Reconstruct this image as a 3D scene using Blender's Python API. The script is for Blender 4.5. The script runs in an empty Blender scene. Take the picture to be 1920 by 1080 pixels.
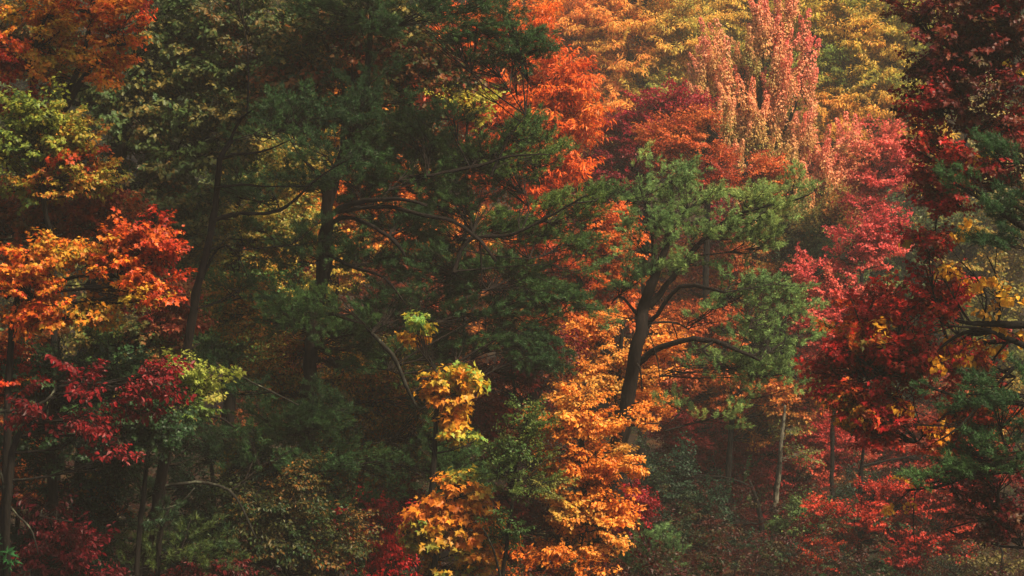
import bpy, math, random
import numpy as np
from mathutils import Vector, Matrix

# ---------------------------------------------------------------- camera, light, exposure
scene = bpy.context.scene
C = scene.collection
CAMZ = 8.0
cam_d = bpy.data.cameras.new("camera")
cam_d.sensor_width = 36.0
cam_d.lens = 18.0 / 0.22
cam_d.clip_start = 0.5
cam_d.clip_end = 1000.0
cam = bpy.data.objects.new("camera", cam_d)
cam.location = (0, 0, CAMZ)
cam.rotation_euler = (math.radians(90), 0, 0)
C.objects.link(cam)
scene.camera = cam

SUN_DIR = Vector((0.50, -0.40, 0.80)).normalized()       # towards the sun
world = bpy.data.worlds.new("World")
scene.world = world
world.use_nodes = True
wn, wl = world.node_tree.nodes, world.node_tree.links
wn.clear()
sky = wn.new("ShaderNodeTexSky")
sky.sky_type = 'NISHITA'
sky.sun_disc = False
sky.sun_elevation = math.asin(SUN_DIR.z)
sky.sun_rotation = math.atan2(SUN_DIR.x, SUN_DIR.y)
sky.air_density = 1.0
sky.dust_density = 5.0
bg = wn.new("ShaderNodeBackground")
bg.inputs[1].default_value = 0.05
wo = wn.new("ShaderNodeOutputWorld")
wl.new(sky.outputs[0], bg.inputs[0])
wl.new(bg.outputs[0], wo.inputs[0])
sd = bpy.data.lights.new("sun", 'SUN')
sd.energy = 5.0
sd.angle = math.radians(6)
sd.color = (1.0, 0.83, 0.58)
so = bpy.data.objects.new("sun", sd)
so.rotation_euler = SUN_DIR.to_track_quat('Z', 'Y').to_euler()
C.objects.link(so)

scene.view_settings.view_transform = 'Standard'
scene.view_settings.look = 'None'
scene.view_settings.gamma = 1.0
scene.view_settings.exposure = 1.22
scene.view_settings.use_curve_mapping = False
scene.render.engine = 'CYCLES'
cy = scene.cycles
cy.use_denoising = True
cy.denoising_prefilter = 'ACCURATE'
cy.max_bounces = 6
cy.diffuse_bounces = 3
cy.glossy_bounces = 2
cy.transmission_bounces = 3
cy.transparent_max_bounces = 4
cy.volume_bounces = 1
cy.caustics_reflective = False
cy.caustics_refractive = False
HAZE = 0.0007

rng = np.random.default_rng(7)
K = 0.44 / 1920.0


def P(px, py, Y):
    """world point seen at photograph pixel (px, py) at distance Y"""
    s = Y * K
    return np.array([(px - 960) * s, Y, CAMZ - (py - 540) * s])


def ground_z(x, y):
    h = np.interp(y, [-60, 0, 12, 30, 44, 62, 83, 104, 150, 200, 260, 330], [9.0, 6.3, 4.2, 0.6, 0.2, 0.3, 3.5, 9.0, 28, 62, 95, 110])
    return h + 0.35 * np.sin(x * 0.21 + 1.3) + 0.25 * np.sin(y * 0.33 + x * 0.12) + 0.12 * np.sin(x * 0.9 + y * 0.7)


# ---------------------------------------------------------------- helpers
def lin(h):
    h = h.lstrip('#')
    c = np.array([int(h[i:i + 2], 16) / 255.0 for i in (0, 2, 4)])
    return np.where(c <= 0.04045, c / 12.92, ((c + 0.055) / 1.055) ** 2.4)


def mesh_np(name, V, F, mat, col=None, smooth=False):
    """V (n,3), F (m,3) triangles, col (n,3) per vertex"""
    me = bpy.data.meshes.new(name)
    n, m = len(V), len(F)
    me.vertices.add(n)
    me.vertices.foreach_set("co", np.ascontiguousarray(V, dtype=np.float32).ravel())
    me.loops.add(m * 3)
    me.loops.foreach_set("vertex_index", np.ascontiguousarray(F, dtype=np.int32).ravel())
    me.polygons.add(m)
    me.polygons.foreach_set("loop_start", np.arange(0, m * 3, 3, dtype=np.int32))
    me.polygons.foreach_set("loop_total", np.full(m, 3, dtype=np.int32))
    me.polygons.foreach_set("use_smooth", np.full(m, smooth, dtype=bool))
    me.update(calc_edges=True)
    if col is not None:
        a = me.color_attributes.new("tint", 'FLOAT_COLOR', 'POINT')
        c4 = np.ones((n, 4), dtype=np.float32)
        c4[:, :3] = col
        a.data.foreach_set("color", c4.ravel())
    me.materials.append(mat)
    return me


def link(name, me, parent=None):
    o = bpy.data.objects.new(name, me)
    C.objects.link(o)
    if parent is not None:
        o.parent = parent
        o.matrix_parent_inverse = Matrix.Translation(-Vector(parent.location))
    return o


# ---------------------------------------------------------------- materials
def leaf_mat(name, rough=0.45, trans=0.35, spec=0.22, source='hung'):
    """source: 'hung' = tints carried by each spray, 'vertex' = tints on the mesh, 'object' = the object's own colour"""
    m = bpy.data.materials.new(name)
    m.use_nodes = True
    N, L = m.node_tree.nodes, m.node_tree.links
    N.clear()
    out = N.new("ShaderNodeOutputMaterial")
    hs = N.new("ShaderNodeHueSaturation")
    if source == 'hung':
        a = N.new("ShaderNodeAttribute"); a.attribute_type = 'INSTANCER'; a.attribute_name = "tint_a"
        b_ = N.new("ShaderNodeAttribute"); b_.attribute_type = 'INSTANCER'; b_.attribute_name = "tint_b"
        u = N.new("ShaderNodeAttribute"); u.attribute_name = "mixture"
        w = N.new("ShaderNodeAttribute"); w.attribute_name = "shade_of_leaf"
        mix = N.new("ShaderNodeMixRGB")
        L.new(u.outputs["Fac"], mix.inputs[0]); L.new(a.outputs["Vector"], mix.inputs[1]); L.new(b_.outputs["Vector"], mix.inputs[2])
        csock = mix.outputs[0]
        mr = N.new("ShaderNodeMapRange"); mr.inputs[3].default_value = 0.68; mr.inputs[4].default_value = 1.35
        L.new(w.outputs["Fac"], mr.inputs[0])
        L.new(mr.outputs[0], hs.inputs["Value"])
    else:
        if source == 'object':
            a = N.new("ShaderNodeObjectInfo"); csock = a.outputs["Color"]
        else:
            a = N.new("ShaderNodeVertexColor"); a.layer_name = "tint"; csock = a.outputs[0]
        tc = N.new("ShaderNodeTexCoord")
        no = N.new("ShaderNodeTexNoise"); no.inputs["Scale"].default_value = 5.0 if source == 'object' else 22.0
        L.new(tc.outputs["Object"], no.inputs["Vector"])
        mr = N.new("ShaderNodeMapRange")
        mr.inputs[1].default_value = 0.3; mr.inputs[2].default_value = 0.7
        mr.inputs[3].default_value = 0.75; mr.inputs[4].default_value = 1.2
        L.new(no.outputs[0], mr.inputs[0]); L.new(mr.outputs[0], hs.inputs["Value"])
    L.new(csock, hs.inputs["Color"])
    b = N.new("ShaderNodeBsdfPrincipled")
    b.inputs["Roughness"].default_value = rough
    b.inputs["Specular IOR Level"].default_value = spec
    L.new(hs.outputs[0], b.inputs["Base Color"])
    t = N.new("ShaderNodeBsdfTranslucent")
    L.new(hs.outputs[0], t.inputs[0])
    mx = N.new("ShaderNodeMixShader"); mx.inputs[0].default_value = trans
    L.new(b.outputs[0], mx.inputs[1]); L.new(t.outputs[0], mx.inputs[2])
    L.new(mx.outputs[0], out.inputs[0])
    return m


def bark_mat(name, c1, c2, lich=None, lich_amt=0.6, scale=6.0):
    m = bpy.data.materials.new(name)
    m.use_nodes = True
    N, L = m.node_tree.nodes, m.node_tree.links
    b = N["Principled BSDF"]
    b.inputs["Roughness"].default_value = 0.9
    b.inputs["Specular IOR Level"].default_value = 0.12
    tc = N.new("ShaderNodeTexCoord")
    mp = N.new("ShaderNodeMapping"); mp.inputs["Scale"].default_value = (1, 1, 0.25)
    L.new(tc.outputs["Object"], mp.inputs[0])
    no = N.new("ShaderNodeTexNoise"); no.inputs["Scale"].default_value = scale * 4
    no.inputs["Detail"].default_value = 5
    L.new(mp.outputs[0], no.inputs["Vector"])
    cr = N.new("ShaderNodeValToRGB")
    cr.color_ramp.elements[0].position = 0.35; cr.color_ramp.elements[0].color = (*lin(c1), 1)
    cr.color_ramp.elements[1].position = 0.68; cr.color_ramp.elements[1].color = (*lin(c2), 1)
    L.new(no.outputs[0], cr.inputs[0])
    last = cr.outputs[0]
    if lich:
        n2 = N.new("ShaderNodeTexNoise"); n2.inputs["Scale"].default_value = scale
        n2.inputs["Detail"].default_value = 4
        L.new(tc.outputs["Object"], n2.inputs["Vector"])
        r2 = N.new("ShaderNodeMapRange")
        r2.inputs[1].default_value = lich_amt - 0.03; r2.inputs[2].default_value = lich_amt + 0.05
        L.new(n2.outputs[0], r2.inputs[0])
        mix = N.new("ShaderNodeMixRGB")
        L.new(r2.outputs[0], mix.inputs[0]); L.new(last, mix.inputs[1])
        mix.inputs[2].default_value = (*lin(lich), 1)
        last = mix.outputs[0]
    L.new(last, b.inputs["Base Color"])
    bp = N.new("ShaderNodeBump"); bp.inputs["Strength"].default_value = 0.8; bp.inputs["Distance"].default_value = 0.03
    L.new(no.outputs[0], bp.inputs["Height"]); L.new(bp.outputs[0], b.inputs["Normal"])
    return m


M_LEAF = leaf_mat("autumn_leaf", trans=.42)
M_LEAF_ONE = leaf_mat("single_leaf", trans=.42, source='object')
M_LITTER = leaf_mat("fallen_leaf", trans=.1, source='vertex')
M_NEEDLE = leaf_mat("pine_needle", rough=0.5, trans=0.15, spec=0.18)
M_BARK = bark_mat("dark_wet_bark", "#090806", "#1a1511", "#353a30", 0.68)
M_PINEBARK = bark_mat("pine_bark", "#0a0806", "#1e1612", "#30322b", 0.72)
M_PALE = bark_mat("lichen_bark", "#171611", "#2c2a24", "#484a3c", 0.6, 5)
M_BIRCH = bark_mat("birch_bark", "#3c3930", "#6a6556", "#26251f", 0.5, 5)


# ---------------------------------------------------------------- leaf templates: x across, y to the tip, z normal
def fan(pts, centre, fold=0.12, droop=0.18):
    p = np.array(pts, float)
    n = len(p)
    V = np.zeros((n + 1, 3)); V[:n, :2] = p; V[n, :2] = centre
    V[:, 2] = np.abs(V[:, 0]) * fold * 2 - droop * V[:, 1] ** 2
    F = [(n, i, (i + 1) % n) for i in range(n)]
    return V, np.array(F)


def mir(r):
    """right side outline from base to tip -> closed outline"""
    left = [(-x, y) for x, y in reversed(r) if x > 1e-6]
    return r + left


T = {}
T['maple'] = fan(mir([(0, 0), (.34, -.06), (.27, .16), (.56, .42), (.22, .5), (0, 1)]), (0, .3))
V_ = np.array([(0, 0, 0), (.5, .32, .08), (.2, .5, -.03), (0, 1, -.2), (-.2, .5, -.03), (-.5, .32, .08)])
T['maple_lo'] = (V_, np.array([(0, 1, 2), (0, 2, 3), (0, 3, 4), (0, 4, 5)]))
V_ = np.array([(0, 0, 0), (.4, .25, .06), (.12, .4, 0), (.4, .6, .05), (0, 1, -.2), (-.4, .6, .05), (-.12, .4, 0), (-.4, .25, .06)])
T['oak_lo'] = (V_, np.array([(0, 1, 2), (2, 3, 4), (0, 2, 4), (0, 4, 6), (4, 5, 6), (0, 6, 7)]))
V_ = np.array([(0, 0, 0), (.3, .38, .07), (.2, .75, .0), (0, 1, -.16), (-.2, .75, .0), (-.3, .38, .07)])
T['ovate'] = (V_, np.array([(0, 1, 2), (0, 2, 3), (0, 3, 4), (0, 4, 5)]))
V_ = np.array([(0, 0, 0), (.15, .45, .04), (0, 1, -.2), (-.15, .45, .04)])
T['lance'] = (V_, np.array([(0, 1, 2), (0, 2, 3)]))
V_ = np.array([(0, 0, 0), (.34, .45, .06), (0, 1, -.15), (-.34, .45, .06)])
T['dia'] = (V_, np.array([(0, 1, 2), (0, 2, 3)]))
T['heart'] = fan(mir([(0, .08), (.26, -.1), (.5, .16), (.42, .55), (0, 1)]), (0, .35), fold=.1, droop=.25)
T['oak'] = fan(mir([(0, 0), (.1, .12), (.36, .2), (.12, .34), (.42, .5), (.13, .6), (.26, .86), (0, 1)]), (0, .4))
_r = np.random.default_rng(3)


def tuft(n, w, spread=1.0, lo=0.05):
    V, F = [], []
    for i in range(n):
        a = _r.uniform(0, 2 * math.pi)
        ct = _r.uniform(lo, 1.0) ** 0.8 if spread >= 1 else _r.uniform(0.45, 1.0)
        st = math.sqrt(max(0, 1 - ct * ct))
        d = np.array([st * math.cos(a), ct, st * math.sin(a)])
        s = np.cross(d, _r.normal(size=3)); s /= np.linalg.norm(s)
        base = np.array([0, _r.uniform(-0.9, 0.5), 0])
        l = _r.uniform(.75, 1.0)
        k = len(V)
        V += [base - s * w * .5, base + s * w * .5, base + d * l]
        F.append((k, k + 1, k + 2))
    return np.array(V), np.array(F)


TUFTS = [tuft(19, .105) for _ in range(6)]
TUFTS_HI = [tuft(30, .08) for _ in range(5)]
AREA = dict(oak_lo=.38, maple=.45, maple_lo=.42, ovate=.38, lance=.15, dia=.34, heart=.72, oak=.38, tuft=1.5, tuft_hi=1.5)


def norm(a):
    return a / np.maximum(np.linalg.norm(a, axis=-1, keepdims=True), 1e-9)


def instance(tmpl, pos, D, Nn, size, col):
    """explode a template over many places -> V, F, colours"""
    V, F = tmpl
    D = norm(D)
    X = norm(np.cross(D, Nn))
    Z = np.cross(X, D)
    n, k = len(pos), len(V)
    out = (pos[:, None, :] + size[:, None, None] * (V[None, :, 0:1] * X[:, None, :] + V[None, :, 1:2] * D[:, None, :] + V[None, :, 2:3] * Z[:, None, :]))
    FF = (F[None, :, :] + (np.arange(n) * k)[:, None, None]).reshape(-1, 3)
    cc = np.repeat(col, k, axis=0)
    return out.reshape(-1, 3), FF, cc


def tubes(P0, P1, P2, r0, r1, seg=3, sides=3):
    """many quadratic-curve tubes at once"""
    n = len(P0)
    t = np.linspace(0, 1, seg + 1)
    pts = ((1 - t)[None, :, None] ** 2 * P0[:, None] + 2 * (t * (1 - t))[None, :, None] * P1[:, None] + (t ** 2)[None, :, None] * P2[:, None])
    tan = norm(P2 - P0)
    ref = np.where(np.abs(tan[:, 2:3]) > .9, np.array([[1., 0, 0]]), np.array([[0, 0, 1.]]))
    u = norm(np.cross(tan, ref)); v = np.cross(tan, u)
    rad = r0[:, None] * (1 - t) + r1[:, None] * t
    a = np.arange(sides) / sides * 2 * math.pi
    V = pts[:, :, None, :] + rad[:, :, None, None] * (np.cos(a)[None, None, :, None] * u[:, None, None, :] + np.sin(a)[None, None, :, None] * v[:, None, None, :])
    V = V.reshape(-1, 3)
    F = []
    for s in range(seg):
        for k in range(sides):
            A, B = s * sides + k, s * sides + (k + 1) % sides
            Cc, Dd = A + sides, B + sides
            F += [(A, B, Dd), (A, Dd, Cc)]
    F = np.array(F)
    FF = (F[None] + (np.arange(n) * (seg + 1) * sides)[:, None, None]).reshape(-1, 3)
    return V, FF


def smooth_line(pts, rad, step=0.25):
    """Catmull-Rom through pts"""
    pts = np.array(pts, float); rad = np.array(rad, float)
    n = len(pts)
    out, ro = [], []
    for i in range(n - 1):
        p0, p1, p2, p3 = pts[max(i - 1, 0)], pts[i], pts[i + 1], pts[min(i + 2, n - 1)]
        k = max(2, int(np.linalg.norm(p2 - p1) / step))
        for j in range(k):
            t = j / k
            out.append(.5 * ((2 * p1) + (-p0 + p2) * t + (2 * p0 - 5 * p1 + 4 * p2 - p3) * t * t + (-p0 + 3 * p1 - 3 * p2 + p3) * t ** 3))
            ro.append(rad[i] * (1 - t) + rad[i + 1] * t)
    out.append(pts[-1]); ro.append(rad[-1])
    return np.array(out), np.array(ro)


def branch_mesh(pts, rad, sides=8, rough=0.10):
    """one knobbly tube along a polyline"""
    pts = np.array(pts, float); n = len(pts)
    pts[1:-1] += rng.normal(size=(n - 2, 3)) * (np.array(rad)[1:-1, None] * rough * 1.6)
    tan = norm(np.gradient(pts, axis=0))
    u = norm(np.cross(tan[0], np.array([.3, .9, .2])))
    V = []
    a = np.arange(sides) / sides * 2 * math.pi
    for i in range(n):
        u = norm(u - tan[i] * np.dot(u, tan[i]))
        v = np.cross(tan[i], u)
        r = rad[i] * (1 + rng.normal(size=sides) * rough)
        V.append(pts[i] + (np.cos(a) * r)[:, None] * u + (np.sin(a) * r)[:, None] * v)
    V = np.concatenate(V + [pts[-1][None]])
    F = []
    for s in range(n - 1):
        for k in range(sides):
            A, B = s * sides + k, s * sides + (k + 1) % sides
            F += [(A, B, B + sides), (A, B + sides, A + sides)]
    e = (n - 1) * sides
    for k in range(sides):
        F.append((e + k, e + (k + 1) % sides, n * sides))
    return V, np.array(F)


def vnoise(p, f, seed=0.0):
    x, y, z = p[:, 0] * f + seed, p[:, 1] * f + seed * 1.7, p[:, 2] * f + seed * .6
    v = (np.sin(x * 1.3 + 1.7 * np.sin(z * .9 + seed)) + np.sin(z * 1.7 + 1.3 * np.sin(y * 1.1 + x * .7)) + np.sin(y * 1.5 + x * .8 + z * 1.1)) / 3
    return v


# ---------------------------------------------------------------- species of sprays
# tmpl, leaf size, spray length, twigs, leaves per twig, droop, LAI
SP = dict(
    maple=dict(t='maple', s=.075, L=.55, tw=8, k=8, droop=.55, lai=4.6, kind='flat', rise=.1),
    maple_far=dict(t='maple_lo', s=.078, L=.65, tw=9, k=9, droop=.5, lai=4.6, kind='flat', rise=.1),
    bigmaple=dict(t='maple', s=.14, L=.45, tw=5, k=4, droop=.9, lai=3.6, kind='flat', rise=.1),
    oak=dict(t='oak', s=.105, L=.6, tw=7, k=7, droop=.7, lai=4.4, kind='flat', rise=.1),
    beech=dict(t='ovate', s=.08, L=.5, tw=8, k=8, droop=.6, lai=4.6, kind='flat', rise=.0),
    small=dict(t='ovate', s=.065, L=.6, tw=8, k=8, droop=.8, lai=3.6, kind='flat', rise=-.05),
    dogwood=dict(t='ovate', s=.088, L=.5, tw=7, k=6, droop=1.1, lai=3.8, kind='flat', rise=.0),
    hickory=dict(t='lance', s=.14, L=.7, tw=8, k=11, droop=.9, lai=4.4, kind='flat', rise=.05),
    mist=dict(t='dia', s=.11, L=1.0, tw=10, k=11, droop=.7, lai=4.5, kind='flat', rise=.1),
    spire=dict(t='dia', s=.068, L=1.1, tw=1, k=260, droop=.9, lai=3.6, kind='spire', rise=0),
    heart=dict(t='heart', s=.085, L=.45, tw=4, k=4, droop=1.5, lai=1.3, kind='flat', rise=.0),
    fine=dict(t='dia', s=.05, L=.5, tw=9, k=13, droop=.7, lai=3.8, kind='flat', rise=.2),
    whorl=dict(t='lance', s=.16, L=.3, tw=4, k=10, droop=.2, lai=3.0, kind='whorl', rise=.5),
    pine=dict(t='tuft', s=.078, L=.6, tw=7, k=5, droop=-.6, lai=5.6, kind='pine', rise=.18),
    pine_hi=dict(t='tuft', s=.075, L=.5, tw=8, k=6, droop=-.5, lai=7.0, kind='pine', rise=.18),
)


def make_sprays(sp, base, axis, L, m, out):
    """one spray: twigs along an axis, leaves along the twigs"""
    tw, k = sp['tw'], sp['k']
    axis = axis / np.linalg.norm(axis)
    up = np.array([0, 0, 1.0])
    side = norm(np.cross(axis, up)); up = norm(np.cross(side, axis))
    outward = np.array([axis[0], axis[1], 0]) * .8 + rng.normal(size=3) * .3
    if sp['kind'] == 'spire':
        n = k
        t = rng.random(n)
        ang = rng.uniform(0, 2 * math.pi, n)
        lean = axis * L
        r = (.03 + .15 * (1 - t) ** .8) * rng.uniform(.6, 1.1, n) * L / 1.3
        rad = np.stack([np.cos(ang), np.zeros(n), np.sin(ang)], 1)
        pos = base + t[:, None] * lean + rad * r[:, None]
        D = rad * .6 - axis * sp['droop'] + rng.normal(size=(n, 3)) * .3
        Nn = rad + rng.normal(size=(n, 3)) * .35 + axis * .4
        out['pos'].append(pos); out['D'].append(D); out['N'].append(Nn); out['m'].append(np.full(n, m) + (t - .5) * .35)
        out['tw'].append((base, base + lean * .5, base + lean, .012, .004))
        return
    n = tw * k
    tt = (np.arange(tw) + rng.random(tw)) / tw * .9 + .1
    sgn = np.where(np.arange(tw) % 2 == 0, 1., -1.)
    tl = L * (.66 - .38 * tt) * rng.uniform(.7, 1.15, tw)
    droopc = sp['rise']
    org = base + axis * (L * tt)[:, None] + up * (L * droopc * tt ** 2)[:, None]
    tdir = norm(axis * .75 + side * sgn[:, None] * rng.uniform(.4, 1., tw)[:, None] + up * rng.normal(0, .16, tw)[:, None] + np.array([0, 0, .25 if sp['kind'] == 'pine' else 0]))
    tdir[-1] = norm(axis + rng.normal(size=3) * .1)
    u = (np.arange(k) + .5)[None, :] / k
    u = np.clip(u + rng.normal(size=(tw, k)) * .05, 0, 1.05)
    if sp['kind'] == 'pine':
        u = .5 + .5 * u
    pos = org[:, None] + tdir[:, None] * (tl[:, None] * u)[:, :, None]
    pos = pos.reshape(-1, 3)
    td = np.repeat(tdir, k, axis=0)
    alt = np.where(np.arange(n) % 2 == 0, 1., -1.)[:, None]
    if sp['kind'] == 'pine':
        D = td + np.array([0, 0, .55]) + rng.normal(size=(n, 3)) * .35
        Nn = rng.normal(size=(n, 3))
        pos = pos + rng.normal(size=(n, 3)) * .02
    elif sp['kind'] == 'whorl':
        D = td * .3 + rng.normal(size=(n, 3)) * .9
        Nn = np.array([0, 0, 1.]) + rng.normal(size=(n, 3)) * .3
        pos = np.repeat(org + tdir * tl[:, None], k, axis=0)
    else:
        s = sp['s']
        sd_ = norm(np.cross(td, up))
        D = td * .55 + sd_ * alt * .7 + np.array([0, 0, -1.]) * sp['droop'] * rng.uniform(.3, 1.2, (n, 1)) + rng.normal(size=(n, 3)) * .32
        Nn = up * .65 + outward * .55 + rng.normal(size=(n, 3)) * .36
        pos = pos + norm(D) * s * .25 + rng.normal(size=(n, 3)) * s * .22
    out['pos'].append(pos); out['D'].append(D); out['N'].append(Nn); out['m'].append(np.full(n, m))
    e = base + axis * L + up * L * droopc
    out['tw'].append((base, base + axis * L * .5, e, .010, .004))
    for i in range(tw):
        out['tw2'].append((org[i], org[i] + tdir[i] * tl[i] * .95))


def add_attr(me, name, vals):
    a = me.attributes.new(name, 'FLOAT', 'POINT')
    a.data.foreach_set("value", np.asarray(vals, dtype=np.float32))


NVAR = 10
SPRAYS = {}


def spray_kinds(species, bark):
    """a set of sprigs of one species, each with its twigs, and the node group that hangs them on a crown's points"""
    key = (species, bark.name)
    if key in SPRAYS:
        return SPRAYS[key]
    global rng
    rng = np.random.default_rng(hash_str(species) % 9973)
    sp = SP[species]
    col_ = bpy.data.collections.new(species + "_sprays")
    info = []
    for v in range(NVAR):
        out = dict(pos=[], D=[], N=[], m=[], tw=[], tw2=[])
        make_sprays(sp, np.zeros(3), np.array([0, 1., 0]), sp['L'], 0.5, out)
        pos, D, Nn = (np.concatenate(out[k_]) for k_ in ('pos', 'D', 'N'))
        n = len(pos)
        sz = sp['s'] * rng.uniform(.6, 1.2, n)
        u = rng.random(n); w = rng.random(n)
        if sp['kind'] == 'spire':
            u = np.clip(pos[:, 1] / sp['L'] * 1.3 - .2 + rng.normal(size=n) * .18, 0, 1)
        if sp['t'] == 'tuft':
            Vs, Fs, Us, Ws, off = [], [], [], [], 0
            which = rng.integers(0, len(TUFTS), n)
            for b in range(len(TUFTS)):
                q = which == b
                if q.any():
                    V, F, cc = instance(TUFTS[b], pos[q], D[q], Nn[q], sz[q], np.stack([u[q], w[q], w[q]], 1))
                    Vs.append(V); Fs.append(F + off); Us.append(cc); off += len(V)
            V, F, cc = np.concatenate(Vs), np.concatenate(Fs), np.concatenate(Us)
        else:
            tn = {'maple': 'maple_lo', 'oak': 'oak_lo'}.get(sp['t'], sp['t']) if species in ('maple', 'oak') and False else sp['t']
            V, F, cc = instance(T[tn], pos, D, Nn, sz, np.stack([u, w, w], 1))
        nl = len(F)
        A = np.array([t[0] for t in out['tw']]); B = np.array([t[1] for t in out['tw']]); E = np.array([t[2] for t in out['tw']])
        V1, F1 = tubes(A, B, E, np.full(len(A), .009), np.full(len(A), .003), 2, 3)
        Vl, Fl = [V, V1], [F, F1 + len(V)]
        if out['tw2']:
            a2 = np.array([t[0] for t in out['tw2']]); b2 = np.array([t[1] for t in out['tw2']])
            V2, F2 = tubes(a2, (a2 + b2) / 2, b2, np.full(len(a2), .0045), np.full(len(a2), .002), 1, 3)
            Vl.append(V2); Fl.append(F2 + len(V) + len(V1))
        V, F = np.concatenate(Vl), np.concatenate(Fl)
        cu = np.zeros(len(V)); cw = np.zeros(len(V)); cu[:len(cc)] = cc[:, 0]; cw[:len(cc)] = cc[:, 1]
        me = mesh_np(species + "_spray", V, F, M_NEEDLE if sp['t'] == 'tuft' else M_LEAF)
        me.materials.append(bark)
        mi = np.zeros(len(F), dtype=np.int32); mi[nl:] = 1
        me.polygons.foreach_set("material_index", mi)
        add_attr(me, "mixture", cu); add_attr(me, "shade_of_leaf", cw)
        ob = bpy.data.objects.new("%s_spray_%02d" % (species, v), me)
        col_.objects.link(ob)
        info.append((pos, D, Nn, sz, u, w))
        NPROTO[0] += len(F)
    ng = bpy.data.node_groups.new(species + "_crown", 'GeometryNodeTree')
    ng.interface.new_socket("Geometry", in_out='INPUT', socket_type='NodeSocketGeometry')
    ng.interface.new_socket("Geometry", in_out='OUTPUT', socket_type='NodeSocketGeometry')
    N, L = ng.nodes, ng.links
    gi, go_ = N.new("NodeGroupInput"), N.new("NodeGroupOutput")
    ci = N.new("GeometryNodeCollectionInfo"); ci.inputs[0].default_value = col_
    ci.inputs["Separate Children"].default_value = True; ci.inputs["Reset Children"].default_value = True
    ip = N.new("GeometryNodeInstanceOnPoints"); ip.inputs["Pick Instance"].default_value = True
    ar = N.new("GeometryNodeInputNamedAttribute"); ar.data_type = 'FLOAT_VECTOR'; ar.inputs[0].default_value = "turn"
    asz = N.new("GeometryNodeInputNamedAttribute"); asz.data_type = 'FLOAT'; asz.inputs[0].default_value = "stretch"
    ai = N.new("GeometryNodeInputNamedAttribute"); ai.data_type = 'INT'; ai.inputs[0].default_value = "sprig"
    er = N.new("FunctionNodeEulerToRotation")
    L.new(gi.outputs[0], ip.inputs["Points"]); L.new(ci.outputs[0], ip.inputs["Instance"])
    L.new(ai.outputs[0], ip.inputs["Instance Index"]); L.new(ar.outputs[0], er.inputs[0]); L.new(er.outputs[0], ip.inputs["Rotation"])
    L.new(asz.outputs[0], ip.inputs["Scale"]); L.new(ip.outputs[0], go_.inputs[0])
    SPRAYS[key] = (ng, info)
    return SPRAYS[key]


def frames(ax, up):
    Y = norm(ax); X = norm(np.cross(Y, up)); Z = np.cross(X, Y)
    R = np.stack([X, Y, Z], 2)                       # columns
    ey = np.arcsin(np.clip(-R[:, 2, 0], -1, 1))
    ex = np.arctan2(R[:, 2, 1], R[:, 2, 2]); ez = np.arctan2(R[:, 1, 0], R[:, 0, 0])
    return R, np.stack([ex, ey, ez], 1)


NPROTO = [0]
NTRI = [0]
TREES = []
single_meshes = {}


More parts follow.
